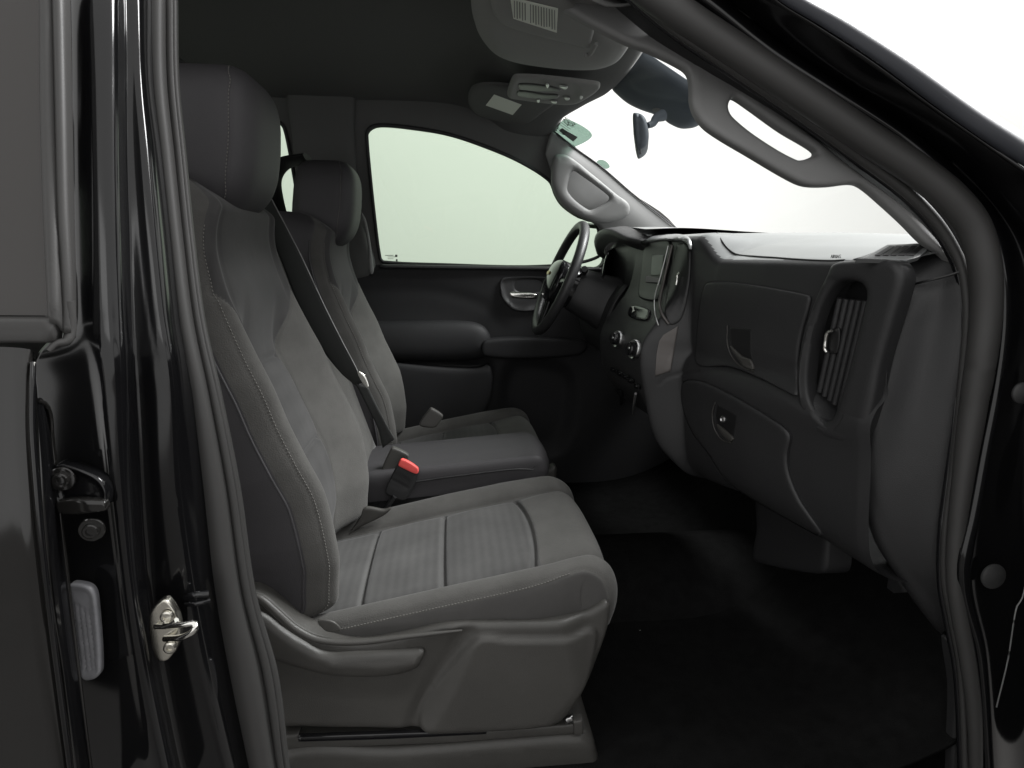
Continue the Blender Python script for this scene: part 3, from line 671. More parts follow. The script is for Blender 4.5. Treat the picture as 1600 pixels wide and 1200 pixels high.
        h += .005*inner*(np.sin(np.clip((X+.185)/.173, 0, 1)*math.pi)+np.sin(np.clip((X+.012)/.167, 0, 1)*math.pi)+np.sin(np.clip((X-.165)/.16, 0, 1)*math.pi))
        h -= .0065*(np.exp(-((np.abs(s)-.715)/.014)**2))+.002*np.exp(-((np.abs(s)-.985)/.010)**2)
        # round the plan view at the nose
        ex = 1-.10*nose*np.abs(s)**6
        G2[i, :, 0] = X+Nc[i, 0]*h-.030*nose*np.abs(s)**5
        G2[i, :, 1] = YC+s*Wc*(1-.03*nose)
        G2[i, :, 2] = tc_[i, 1]+Nc[i, 1]*h if abs(Nc[i, 1]) > .3 else tc_[i, 1]+Nc[i, 1]*h
    smid = (hq[:-1, 0]+hq[1:, 0])/2; arc_of = lambda i: i/(NC-1)
    for i in range(NC-1):
        for j in range(m_-1): mi.append(1 if abs(smid[j]) < .705 and tc_[i, 0] < .172 and arc_of(i) < .7 else (2 if abs(smid[j]) > .992 and (hq[j, 1]+hq[j+1, 1])/2 < .004 else 0))
    mesh('cushion', G2.reshape(-1, 3), grid_faces(NC, m_), None, t, mats=[M['cloth'], M['insert'], M['flank']], midx=mi)
    for sv in (-.745, .745):
        j = int(np.argmin(abs(hq[:, 0]-sv)))
        if sv > 0: pass
    j = int(np.argmin(np.abs(hq[:m_//2, 0]+.988)+10*(hq[:m_//2, 1] < -.006)))
    for jj, sg in ((j, -1), (m_-1-j, 1)):
        c = G2[40:int(NC*.78), jj]+np.array((0, sg*.0010, .0012)); stitches('stitching', c, t, step=.006)
    # ---- headrest
    A = []
    hx, hz = .097, .132; cz = 1.855; cx = -.438
    NU, NVv = 72, 56; V = []
    for i in range(NVv+1):
        ph = -math.pi/2+math.pi*i/NVv
        for j in range(NU):
            th = 2*math.pi*j/NU
            sp_ = lambda a, e: math.copysign(abs(a)**e, a)
            e1, e2 = .40, .42
            x = sp_(math.cos(ph), e1)*sp_(math.cos(th), e2); y = sp_(math.cos(ph), e1)*sp_(math.sin(th), e2); zc = sp_(math.sin(ph), e1)
            X = x*hx*(1-.12*max(0, zc)**2)*(1-.25*max(0, -zc)**3); Yy = y*.124*(1-.12*max(0, zc)**2)*(1-.10*max(0, -zc)**2); Z = zc*hz
            X += .016*zc+.006*(1-zc*zc)-.03*max(0, zc-.5)**2
            # seam groove round the side
            X2 = x-.55
            dn = .0030*math.exp(-((X2)/.028)**2)
            if abs(y) > .75: Yy -= dn*math.copysign(1, y)
            V.append((cx+X, YC+Yy, cz+Z))
    o = mesh('headrest', V, grid_faces(NVv+1, NU, True)+[tuple(range(NU))[::-1], tuple(NVv*NU+k for k in range(NU))], M['leather'], t)
    V = np.array(V).reshape(NVv+1, NU, 3)
    sel = []
    for i in range(8, NVv-5):
        row = V[i]; cand = [k for k in range(NU) if row[k, 1] < YC-.06]
        ph = -math.pi/2+math.pi*i/NVv
        # point where x param = .32
        best = min(cand, key=lambda k: abs(math.copysign(abs(math.cos(ph))**.4, 1)*math.copysign(abs(math.cos(2*math.pi*k/NU))**.42, math.cos(2*math.pi*k/NU))-.58))
        sel.append(row[best]+np.array((.001, -.0016, 0)))
    hs = stitches('headrest_stitching', cr(np.array(sel[::4]), 60), o)
    # rear loop of the headrest with its open slot, and posts
    loop = [(-.490, 2.000), (-.565, 1.985), (-.600, 1.945), (-.598, 1.88), (-.578, 1.79), (-.550, 1.735), (-.50, 1.725)]
    tube('headrest_shell', [(x, YC+.02, z_) for x, z_ in loop], [.014, .014, .015, .014, .014, .014, .014], M['trim_dark'], o, n=50, seg=12, flat=5.5, upd=(0, 1, 0))
    for dy in (-.055, .055):
        tube('headrest_post', [(-.45, YC+dy, 1.80), (-.45, YC+dy, 1.71)], .006, M['chrome'], t, n=4, seg=10)
    # ---- plastic side valance
    sy = yplane(-.700)
    ol = [(384, 926), (412, 934), (440, 958), (478, 990), (520, 1002), (570, 1005), (640, 992), (700, 978), (780, 975), (860, 974), (920, 966), (955, 950), (956, 985), (942, 1030), (922, 1075), (900, 1108), (874, 1134), (800, 1140), (660, 1146), (560, 1147), (470, 1145), (424, 1140), (412, 1080), (396, 1000)]
    patch('side_valance', ol, sy, M['trim'], t, step=4, rnd=9, rh=.012, back=.05,
          features=[('region', [(742, 999), (800, 997), (897, 996), (918, 990), (935, 992), (922, 1060), (896, 1105), (870, 1130), (657, 1142)], 4, .010),
                    ('region', [(715, 988), (742, 985), (659, 1145), (634, 1145)], 12, -.008),
                    ('groove', [(640, 1002), (638, 1020)], 2, .002),
                    ('region', [(380, 1060), (520, 1068), (625, 1070), (660, 1020), (700, 1000), (640, 1150), (380, 1160)], 30, -.010),
                    ('region', [(900, 940), (970, 940), (965, 1150), (870, 1150), (915, 1080)], 26, -.018)])
    tube('valance_ridge', pts([(384, 928, -.703), (405, 934, -.708), (430, 955, -.712), (462, 983, -.714), (500, 1000, -.714), (560, 1003, -.712), (640, 994, -.710), (722, 985, -.704)]), [.006, .007, .007, .006, .006, .005, .004, .002], M['trim'], t, n=60, seg=12)
    patch('switch_blank', [(496, 970), (520, 972), (532, 985), (510, 987)], yplane(-.706), M['trim'], t, step=3, rnd=3, rh=.001, back=.004)
    # recline lever
    lv = patch('recline_lever', [(388, 958), (410, 962), (440, 985), (470, 1005), (505, 1022), (560, 1022), (655, 1018), (664, 1022), (660, 1036), (650, 1050), (600, 1062), (520, 1061), (470, 1050), (430, 1038), (398, 1030)], yplane(-.712), M['trim'], t, step=4, rnd=12, rh=.014, back=.02,
               features=[('region', [(380, 950), (440, 985), (505, 1022), (520, 1040), (470, 1030), (400, 1000)], 14, .004), ('groove', [(520, 1040), (600, 1042), (648, 1036)], 6, -.003)])
    # rail
    rl = thing('seat_rail', None, None, (0, 0, 0)); rl.parent = t; rl.location = Vector((0, 0, 0))
    patch('outer_rail', [(441, 1150), (466, 1149), (466, 1154), (640, 1150), (880, 1134), (910, 1130), (912, 1146), (700, 1162), (441, 1172)], yplane(-.694), M['trim'], rl, step=5, rnd=3, rh=.004, back=.03, round_it=0)
    patch('inner_rail', [(466, 1152), (640, 1146), (760, 1142), (760, 1148), (600, 1156), (466, 1160)], yplane(-.699), M['gloss'], rl, step=5, rnd=2, rh=.002, back=.01, round_it=0)
    patch('rail_end', [(896, 1128), (911, 1126), (912, 1148), (898, 1150)], yplane(-.702), M['trim'], rl, step=3, rnd=2, rh=.003, back=.02, round_it=0)
    patch('rail_catch', [(884, 1124), (895, 1120), (896, 1130), (884, 1132)], yplane(-.70), M['silver'], rl, step=3, rnd=2, rh=.002, back=.01, round_it=0)
    # seat pan block (dark mass below the cushion)
    box('seat_pan', (0.0, YC+.0, .86), (.46, .50, .12), M['trim_dark'], t, bv=.02)
    return t
seat1 = make_seat()
def copy_tree(o, parent=None):
    c = o.copy(); COL.objects.link(c)
    if parent: c.parent = parent
    for ch in list(o.children): copy_tree(ch, c)
    return c
seat2 = copy_tree(seat1); seat2.location = (.040, YC+.84, .855)
for ch in seat2.children:
    if ch.name.startswith('headrest'): ch.location = ch.location+Vector((.012, 0, -.030))
    if ch.name.startswith('cushion'): ch.location = ch.location+Vector((-.050, 0, 0))
seat2['label'] = 'driver seat behind the steering wheel, darker and farther from the open door'

# ---- centre seat: cushion, folded backrest edge, buckles
cs = thing('centre_seat', 'narrow grey centre jump seat cushion between the two front seats', 'car seat', (0, 0, .87))
def cushion_box(name, x0, x1, y0, y1, ztop, th, m, parent, nose=.045, crown=.010, N=60):
    xs = np.linspace(0, 1, N); V = []
    prof = cr(np.array([(x0, ztop(x0)), (x0+(x1-x0)*.3, ztop(x0+(x1-x0)*.3)), (x0+(x1-x0)*.6, ztop(x0+(x1-x0)*.6)), (x1-nose*1.6, ztop(x1-nose*1.6)), (x1-nose*.5, ztop(x1)-nose*.10), (x1, ztop(x1)-nose*.8), (x1, ztop(x1)-th*.7), (x1-.01, ztop(x1)-th)]), N)
    cross = [(-1, -.08), (-1.0, -.055), (-1.005, -.028), (-.985, -.010), (-.93, -.001), (-.8, 0), (-.4, crown*.8), (0, crown), (.4, crown*.8), (.8, 0), (.93, -.001), (.985, -.010), (1.005, -.028), (1.0, -.055), (1, -.08)]
    cs_ = cr(np.array([(a*.13, b) for a, b in cross]), 60); cs_[:, 0] /= .13
    Tp = np.gradient(prof, axis=0); Tp /= np.linalg.norm(Tp, axis=1)[:, None]
    for i in range(N):
        for a, b in cs_:
            nx, nz = -Tp[i, 1], Tp[i, 0]
            V.append((prof[i, 0]+nx*b-(.02*abs(a)**6)*(i/N)**4, (y0+y1)/2+a*(y1-y0)/2, prof[i, 1]+nz*b if nz > .3 else prof[i, 1]+min(b, 0)*.4*0+nz*b))
    return mesh(name, V, grid_faces(N, 60), m, parent)
zt = lambda x: 1.094+.07*(x+.2)
cushion_box('cushion', -.25, .262, -.125, .135, zt, .10, M['leather'], cs)
box('cushion_base', (-.0, .005, .98), (.46, .235, .12), M['trim_dark'], cs, bv=.02)
tube('cushion_seam', [(-.1, -.128, 1.066), (.05, -.128, 1.082), (.17, -.128, 1.092), (.235, -.122, 1.085)], .0022, M['trim_dark'], cs, n=40, seg=6)

# ---- centre backrest standing between the seats
cb = surf('backrest', [[(-.225, y0, 1.09), (-.26, y0, 1.20), (-.31, y0, 1.36), (-.37, y0, 1.52), (-.44, y0, 1.68)] for y0 in (-.11, .12)], M['cloth'], cs, n=20, sub=4, thick=.09, offset=-1)

# ---- seat belt along the inboard edge
sb = thing('seat_belt', 'dark seat belt webbing running down between the front seats with light edge', 'seat belt', tuple(P(500, 470, -.13)))
ed = [(412, 290), (438, 338), (470, 400), (505, 475), (535, 535), (556, 575), (566, 598)]
inn = [(375, 285), (405, 330), (435, 400), (462, 470), (492, 530), (530, 580), (556, 602)]
surf('webbing', [pts([(a, b, -.12) for a, b in ed]), pts([((a+c)/2, (b+d)/2, -.112) for (a, b), (c, d) in zip(ed, inn)]), pts([(a+2, b+2, -.10) for a, b in inn])], M['belt'], sb, n=50, sub=4, thick=.0014)
tube('webbing_edge', pts([(a+.5, b, -.122) for a, b in ed]), .0014, M['beltedge'], sb, n=50, seg=6)
tg = patch('latch_tongue', [(558, 582), (562, 580), (572, 590), (577, 604), (573, 606), (566, 598)], yplane(-.13), M['chrome'], sb, step=2, rnd=2, rh=.001, back=.003)
surf('lap_webbing', [pts([(556, 600, -.12), (576, 640, -.12), (590, 668, -.11), (598, 700, -.10)]), pts([(575, 605, -.125), (592, 640, -.125), (604, 664, -.12), (617, 686, -.12)])], M['belt'], sb, n=24, sub=4, thick=.0014)

# ---- buckles
def buckle(nm, label, cat, q, Yb_, red, grp=None, flat=False):
    c = np.mean([P(a, b, Yb_) for a, b in q], 0)
    t = thing(nm, label, cat, tuple(c), grp)
    patch('buckle_body', q, yplane(Yb_), M['trim'] if flat else M['trim_dark'], t, step=2.5, rnd=3, rh=.003, back=.018, round_it=1,
          features=[] if flat else [('groove', [(609, 748), (636, 762)], 1.5, .0015), ('region', [(612, 738), (640, 750), (634, 766), (606, 754)], 3, -.001)])
    return t
b1 = buckle('seat_belt_buckle', 'black seat belt buckle with red release button beside the near cushion', 'seat belt buckle', [(602, 766), (622, 725), (627, 719), (653, 732), (654, 742), (636, 780), (628, 783), (604, 773)], -.150, True, 'belt buckles')
patch('release_button', [(622, 727), (628, 718), (652, 731), (654, 738), (650, 741), (624, 729)], yplane(-.158), M['red'], b1, step=2.5, rnd=2, rh=.002, back=.012, round_it=1)
tube('buckle_stalk', pts([(617, 775, -.150), (605, 792, -.15), (592, 812, -.145)]), .012, M['trim_dark'], b1, n=8, seg=10, flat=.5)
b2 = buckle('seat_belt_buckle', 'plain grey upright buckle back behind the red buttoned one', 'seat belt buckle', [(595, 742), (611, 701), (615, 700), (638, 711), (638, 716), (621, 752), (610, 750)], -.105, False, 'belt buckles', True)
tube('buckle_stalk', pts([(605, 744, -.10), (597, 765, -.10), (590, 790, -.10)]), .014, M['trim_dark'], b2, n=8, seg=10, flat=.5)
b3 = buckle('seat_belt_buckle', 'small dim grey buckle standing beside the driver cushion', 'seat belt buckle', [(655, 664), (671, 640), (674, 638), (692, 650), (690, 656), (680, 668), (664, 668)], .16, False, 'belt buckles', True)
patch('seat_hinge_cover', [(560, 812), (566, 797), (574, 793), (600, 797), (612, 794), (600, 806), (560, 826), (545, 836)], yplane(-.22), M['trim'], cs, step=3, rnd=4, rh=.004, back=.01)

# ================================================================== DASHBOARD
D = thing('dashboard', 'charcoal plastic dashboard with twin glove boxes and centre stack', 'dashboard', (.7, 0, 1.1))
dY = [-.74, -.72, -.6, -.45, -.3, -.15, 0, .15, .3, .5, .66, .76]
dX = [.745, .735, .70, .655, .62, .600, .588, .580, .575, .585, .61, .64]
def ztop(Y): return float(1.647+.056*sstep(np.array((Y+.30)/.12)))
def stack(Y): return float(sstep(np.array((Y+.20)/.045))*sstep(np.array((.24-Y)/.045)))
def dprof(Y):
    x0 = float(np.interp(Y, dY, dX)); zt_ = ztop(Y); s = stack(Y); e = float(sstep(np.array((abs(Y+.0)-.66)/.1)))
    bot = float(np.interp(Y, [-.75, -.6, -.4, -.18, -.12, .2, .3, .7], [1.06, 1.08, 1.095, 1.068, 1.18, 1.18, 1.30, 1.30])); zr = float(np.interp(Y, [-.74, -.6, -.3, 0, .7], [1.675, 1.685, 1.70, 1.715, 1.735]))
    p = [(x0+.50, zr), (x0+.30, zr-.002), (x0+.12, zt_+.55*(zr-zt_)), (x0+.035, zt_+.002), (x0+.008, zt_-.012), (x0, zt_-.04),
         (x0-.004-.02*s, 1.56), (x0-.002-.06*s, 1.50), (x0+.000-.10*s, 1.445), (x0+.004-.115*s, 1.412), (x0-.012-.10*s, 1.388), (x0-.020-.09*s, 1.36),
         (x0-.012-.085*s, 1.30), (x0+.004-.07*s, bot+.07), (x0+.03-.05*s, bot+.02), (x0+.08-.03*s, bot), (x0+.30, bot-.01)]
    return [(a, Y, b) for a, b in p]
ysamp = np.unique(np.r_[np.linspace(-.74, .80, 380), np.linspace(-.26, -.14, 40)])
NR = 300
B = np.stack([cr(np.array(dprof(y)), NR) for y in ysamp], 0)
# base (undisplaced) BVH
Bc = B[::6, ::4]; n1, n2 = Bc.shape[:2]
bvh = BVHTree.FromPolygons([Vector(v) for v in Bc.reshape(-1, 3)], grid_faces(n1, n2))
dm = bvhmap(bvh, lambda u, v: PXX(u, v, .72))
flat_ = B.reshape(-1, 3); uu, vv = proj(flat_)
face = flat_[:, 0] < np.repeat(np.interp(ysamp, dY, dX), NR)+.06
ventp = [(1315, 436), (1292, 460), (1276, 500), (1266, 540), (1260, 585), (1262, 620), (1274, 645), (1298, 664), (1308, 650), (1336, 560), (1357, 480), (1361, 452), (1350, 438)]
bez = [(1315, 427), (1298, 438), (1278, 468), (1260, 522), (1250, 578), (1252, 625), (1266, 655), (1284, 672), (1306, 674), (1316, 640), (1345, 545), (1366, 470), (1368, 448), (1357, 432), (1336, 427)]
lat1 = [(1142, 509), (1178, 512), (1180, 550), (1186, 579), (1165, 575), (1152, 560), (1143, 540)]
lat2 = [(1125, 629), (1157, 646), (1156, 668), (1152, 692), (1136, 688), (1124, 668), (1120, 648)]
hh = np.zeros(len(flat_)); F_ = [
    ('region', ventp, 7, -.075),
    ('groove', [(1090, 588), (1120, 575), (1160, 580), (1210, 605), (1262, 640)], 5, .004),
    ('groove', [(1030, 600), (1040, 590), (1090, 578)], 3, .004)]
idx = np.where(face)[0]
hh[idx] = feat(uu[idx], vv[idx], F_)
flat_ = flat_.copy(); flat_[:, 0] -= hh
ff = grid_faces(len(ysamp), NR); fc = np.array(ff)[:, 0]
x0r = np.repeat(np.interp(ysamp, dY, dX), NR)
mesh('instrument_panel', flat_, ff, None, D, mats=[M['dash'], M['dash_lit']], midx=[int(q) for q in ((flat_[fc, 0] > x0r[fc]+.02) & (flat_[fc, 2] > 1.62))])

ND = (-1, -.35, .05)
tube('pad_seam', [dm(a, b)+np.array((-.0005, 0, .0005)) for a, b in ((1121, 364), (1129, 378), (1140, 391), (1152, 398), (1180, 401), (1210, 403), (1250, 406), (1297, 408), (1320, 407))], .0022, M['gloss2'], D, n=80, seg=8)
g1 = patch('upper_glove_box', [(1107, 441), (1122, 439), (1175, 444), (1227, 453), (1262, 460), (1269, 464), (1266, 482), (1255, 522), (1249, 564), (1248, 618), (1225, 610), (1190, 592), (1140, 573), (1091, 570), (1089, 532), (1094, 480), (1101, 447)], dm, M['dash'], D, nd=ND, step=4, rnd=5, rh=.007, back=.004, lift=.0065, round_it=1, cap=False,
           features=[])
patch('latch_recess', [(1144, 512), (1177, 515), (1177, 550), (1182, 576), (1168, 568), (1154, 556), (1146, 536)], dm, M['gloss2'], g1, nd=ND, step=3, rnd=2, rh=.0008, back=.004, lift=.0072, round_it=0, cap=False)
patch('latch', [(1146, 540), (1155, 556), (1168, 572), (1183, 577), (1178, 562), (1164, 556)], dm, M['trim'], g1, nd=ND, step=3, rnd=3, rh=.003, back=.006, lift=.013, cap=False)
tube('latch_lip', [dm(a, b)+np.array((-.008, 0, 0)) for a, b in ((1142, 508), (1142, 538), (1151, 560), (1166, 574), (1184, 580))], .0016, M['trim'], g1, n=30, seg=6)
g2 = patch('lower_glove_box', [(1074, 594), (1086, 593), (1105, 597), (1157, 623), (1210, 655), (1231, 670), (1238, 683), (1233, 711), (1236, 740), (1252, 779), (1288, 838), (1240, 815), (1143, 756), (1105, 704), (1084, 676), (1070, 641), (1066, 614), (1069, 598)], dm, M['dash'], D, nd=ND, step=4, rnd=5, rh=.009, back=.004, lift=.009, round_it=1, cap=False,
           features=[])
patch('latch_recess', [(1126, 632), (1156, 649), (1154, 668), (1150, 688), (1137, 682), (1127, 666), (1123, 648)], dm, M['gloss2'], g2, nd=ND, step=3, rnd=2, rh=.0008, back=.004, lift=.0098, round_it=0, cap=False)
patch('latch', [(1126, 662), (1134, 678), (1148, 690), (1152, 684), (1140, 672)], dm, M['trim'], g2, nd=ND, step=3, rnd=3, rh=.003, back=.006, lift=.015, cap=False)
tube('latch_lip', [dm(a, b)+np.array((-.011, 0, 0)) for a, b in ((1125, 628), (1120, 646), (1123, 668), (1134, 686), (1150, 692))], .0016, M['trim'], g2, n=30, seg=6)
disc('lock', dm(1137, 655)+np.array((-.010, 0, 0)), ND, 1, 1, M['silver'], g2, seg=20, prof=[(.008, 0), (.008, .003), (.006, .004), (.004, .002), (.0001, .002)])

# side vent: bezel lip, louvres, tab
vt = thing('side_vent', None, None); vt.parent = D
vpl = plane((.672+.018, -.555, 1.5), (1, .31, .06))
patch('vent_cavity', [(1300, 425), (1375, 425), (1375, 470), (1330, 680), (1270, 680), (1250, 620), (1262, 520)], plane((.725, -.555, 1.5), (1, .31, .06)), M['gloss2'], vt, nd=ND, step=10, rnd=0, back=.004, round_it=0)
ti = lambda t: ((1313+t*40, 466+t*4), (1281+t*32, 612+t*26))
for i in range(5):
    a, b = ti(i/4.0)
    tube('vent_louvre', [vpl(a[0]+(b[0]-a[0])*k, a[1]+(b[1]-a[1])*k) for k in (0, .33, .66, 1)], 0.0058, M['dash'], vt, n=20, seg=12, flat=1.0)
tube('vent_tab', [vpl(a, b)+np.array((-.014, -.004, 0)) for a, b in ((1309, 516), (1302, 520), (1299, 533), (1298, 545), (1301, 550))], [.003, .004, .0032, .004, .003], M['chrome'], vt, n=20, seg=10)
patch('vent_slider', [(1300, 520), (1316, 512), (1312, 552), (1298, 548)], lambda u, v: vpl(u, v)+np.array((-.008, -.002, 0)), M['gloss2'], vt, nd=ND, step=3, rnd=2, rh=.002, back=.01)

# defroster grille on top near the windshield corner
dg = thing('defroster_grille', None, None); dg.parent = D
# end panel of the dash by the door opening: one moulded surface
eb = [(1336, 404, -.66), (1380, 400, -.68), (1408, 408, -.70), (1419, 430, -.715), (1417, 448, -.72), (1403, 497, -.72), (1382, 567, -.72), (1368, 637, -.72), (1358, 690, -.715), (1352, 740, -.71), (1372, 830, -.72), (1414, 905, -.73), (1478, 990, -.74)]
e2 = [(1400, 384, -.60), (1440, 385, -.66), (1462, 400, -.72), (1475, 428, -.745), (1470, 450, -.75), (1460, 500, -.75), (1445, 570, -.75), (1430, 640, -.75), (1420, 700, -.75), (1412, 760, -.75), (1420, 830, -.755), (1440, 900, -.76), (1482, 985, -.765)]
e3 = [(1446, 378, -.62), (1475, 382, -.70), (1500, 404, -.75), (1512, 430, -.775), (1512, 455, -.78), (1514, 500, -.785), (1508, 570, -.79), (1502, 640, -.79), (1494, 700, -.79), (1488, 760, -.79), (1480, 830, -.79), (1480, 900, -.79), (1490, 985, -.79)]
S_ = [cr(pts(x), 90) for x in (off(eb, -2, 0, .05), eb, e2, e3, off(e3, 12, 0, .03))]
A_ = np.stack([cr(np.stack(S_, 0)[:, i], 60) for i in range(90)], 0).reshape(-1, 3)
ua, va = proj(A_)
A_[:, 0] -= feat(ua, va, [('region', [(1300, 690), (1346, 705), (1350, 770), (1380, 845), (1420, 912), (1484, 990), (1300, 1000)], 14, .012)])
mesh('end_panel', A_, grid_faces(90, 60), M['dash'], D)
# rounded outboard vent surround
fpl = plane((.672, -.555, 1.5), (1, .31, .06))
patch('vent_surround', [(1306, 412), (1340, 407), (1385, 405), (1406, 409), (1417, 425), (1416, 448), (1402, 497), (1382, 567), (1368, 637), (1356, 680), (1340, 694), (1318, 694), (1290, 684), (1266, 662), (1252, 630), (1249, 580), (1260, 520), (1278, 468), (1296, 430)], fpl, M['dash'], D, nd=ND, step=3.5, rnd=13, rh=.012, back=.035, round_it=1, lift=.014,
      holes=[[(1318, 440), (1298, 458), (1282, 494), (1270, 542), (1265, 590), (1268, 622), (1280, 645), (1298, 658), (1308, 648), (1334, 565), (1354, 484), (1358, 456), (1348, 442)]],
      features=[('groove', [(1308, 436), (1288, 462), (1271, 515), (1259, 578), (1262, 625), (1275, 652), (1294, 667)], 2.2, .003)])
# defroster slots
def plane3(a, b, c):
    a, b, c = map(np.asarray, (a, b, c)); return plane(a, np.cross(b-a, c-a))
gp = plane3(P(1400, 404, -.745), P(1400, 386, -.70), P(1350, 404, -.735))
patch('grille_plate', [(1338, 405), (1352, 402), (1370, 392), (1386, 383), (1446, 381), (1450, 390), (1436, 402), (1416, 408), (1380, 406)], gp, M['dash_lit'], dg, nd=(-.2, -.7, .7), step=3, rnd=2, rh=.001, back=.01, round_it=0, lift=.002)
for (x0_, x1_, x2_, x3_) in ((1366, 1374, 1397, 1389), (1378, 1387, 1408, 1400), (1390, 1399, 1420, 1412), (1402, 1412, 1432, 1424), (1414, 1427, 1443, 1436)):
    patch('grille_slot', [(x0_, 400.5), (x1_, 401.5), (x2_, 387), (x3_, 386)], gp, M['gloss2'], dg, nd=(-.2, -.7, .7), step=4, rnd=0, back=.001, round_it=0, lift=.0035)
tube('panel_seam', pts([(1415, 447, -.716), (1440, 441, -.742), (1480, 431, -.768), (1510, 421, -.782)]), .0022, M['gloss2'], D, n=20, seg=6)
# lower dash skirt under glove box to the footwell
patch('fuse_cover', [(1183, 770), (1285, 790), (1290, 880), (1282, 897), (1180, 880), (1172, 872), (1178, 830)], plane((.78, -.4, 1.0), (1, .2, 0)), M['trim_dark'], D, nd=(-1, 0, 0), step=6, rnd=8, rh=.01, back=.06)

# centre stack details
ND2 = (-1, -.1, .25)
sc_ = patch('radio_bezel', [(1010, 384), (1018, 376), (1046, 375), (1051, 384), (1046, 420), (1032, 462), (1026, 470), (1002, 466), (999, 458), (1004, 420)], dm, M['gloss2'], D, nd=ND2, step=3, rnd=3, rh=.003, back=.003, lift=.006, round_it=1, cap=False)
patch('screen', [(1024, 399), (1044, 399), (1040, 445), (1013, 442), (1016, 432), (1022, 430)], dm, M['gloss2'], sc_, nd=ND2, step=3, rnd=1, rh=.0005, back=.002, lift=.0085, round_it=0, cap=False)
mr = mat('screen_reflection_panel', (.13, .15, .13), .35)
patch('screen_reflection', [(1024, 400), (1042, 400), (1038, 431), (1022, 432)], dm, mr, sc_, nd=ND2, step=3, rnd=1, rh=.0005, back=.002, lift=.0105, round_it=0, cap=False)  # pale patch: a reflection painted onto the dark screen
patch('display_frame', [(1014, 432), (1037, 436), (1036, 443), (1013, 442)], dm, M['pillar'], sc_, nd=ND2, step=3, rnd=1, rh=.0005, back=.002, lift=.0105, round_it=0, cap=False)
patch('stack_visor', [(1008, 381), (1016, 371), (1038, 366), (1072, 368), (1081, 374), (1083, 392), (1076, 380), (1040, 377), (1018, 380)], dm, M['dash_lit'], D, nd=ND2, step=3, rnd=4, rh=.006, back=.01, lift=.014, round_it=1, cap=False)
patch('centre_vent', [(1062, 382), (1078, 382), (1081, 400), (1078, 450), (1066, 500), (1050, 508), (1042, 490), (1046, 450), (1056, 400)], dm, M['gloss2'], D, nd=ND2, step=3, rnd=4, rh=.004, back=.004, lift=.008, round_it=1, cap=False)
tube('vent_trim', [dm(a, b)+np.array((-.013, -.003, .003)) for a, b in ((1057, 385), (1051, 410), (1044, 440), (1038, 470), (1040, 490), (1052, 508))], .0042, M['bronze'], D, n=40, seg=10)
tube('vent_trim', [dm(a, b)+np.array((-.013, -.003, .003)) for a, b in ((1051, 386), (1045, 410), (1037, 440), (1030, 465), (1031, 495), (1036, 510))], .002, M['silver'], D, n=40, seg=8)
tube('vent_tab', [dm(a, b)+np.array((-.016, 0, .003)) for a, b in ((1072, 428), (1068, 432), (1067, 442), (1066, 447))], .0028, M['chrome'], D, n=10, seg=8)
patch('stack_side_panel', [(1063, 510), (1057, 545), (1051, 581), (1027, 589), (1029, 555), (1033, 534), (1040, 524)], lambda u, v: dm(u, v), M['bronze'], D, nd=ND2, step=3, rnd=2, rh=.002, back=.003, lift=.008, round_it=0, cap=False)
patch('stack_button', [(988, 479), (1016, 484), (1012, 500), (984, 494)], dm, M['gloss'], D, nd=ND2, step=3, rnd=2, rh=.002, back=.004, lift=.006, round_it=1, cap=False)
patch('button_symbol', [(992, 480), (995, 480), (994, 484), (996, 487), (992, 489), (993, 485)], dm, M['paper'], D, nd=ND2, step=1.5, rnd=.5, rh=.0001, back=.001, lift=.009, round_it=0, cap=False)
for (u, v, r) in ((966, 530, .024), (992, 546, .026)):
    kb = thing('climate_knob', None, None); kb.parent = D
    c = dm(u+3, v)+np.array((-.004, 0, 0)); nx = (-.93, -.28, .18)
    disc('knob_ring', c, nx, 1, 1, M['silver'], kb, seg=32, prof=[(r, 0), (r, .006), (r*.93, .009), (r*.8, .007), (.0001, .007)])
    disc('knob_cap', c+np.array(nx)*.006, nx, 1, 1, M['gloss'], kb, seg=32, prof=[(r*.72, 0), (r*.68, .014), (r*.58, .017), (.0001, .015)])
    disc('knob_mark', c+np.array(nx)*.022+np.array((0, -.004, .002)), nx, 1, 1, M['silver'], kb, seg=12, prof=[(.004, 0), (.003, .0015), (.0001, .0015)])
for k, (u, v) in enumerate([(962, 574), (972, 580), (981, 585), (989, 591), (999, 600)]):
    patch('switch', [(u-4, v), (u+4, v+3), (u+3, v+9), (u-5, v+6)], dm, M['gloss'], D, nd=ND2, step=2.5, rnd=2, rh=.002, back=.003, lift=.008, round_it=1, cap=False)
    disc('switch_lamp', dm(u+1, v+4)+np.array((-.0095, 0, .001)), ND2, .0011, .0005, M['silver'], D, seg=8)
patch('power_outlet', [(963, 608), (975, 613), (973, 634), (962, 626)], dm, M['gloss'], D, nd=ND2, step=2.5, rnd=2, rh=.003, back=.003, lift=.007, cap=False)
tube('outlet_trim', [dm(a, b)+np.array((-.012, 0, .002)) for a, b in ((1000, 616), (997, 632), (993, 648))], .0035, M['pillar'], D, n=10, seg=8)
text('airbag_lettering', 'AIRBAG', PXX(1306, 401, .70), Matrix(((0, 0, -1), (-1, 0, 0), (0, 1, 0))), .009, M['trim_dark'], D)

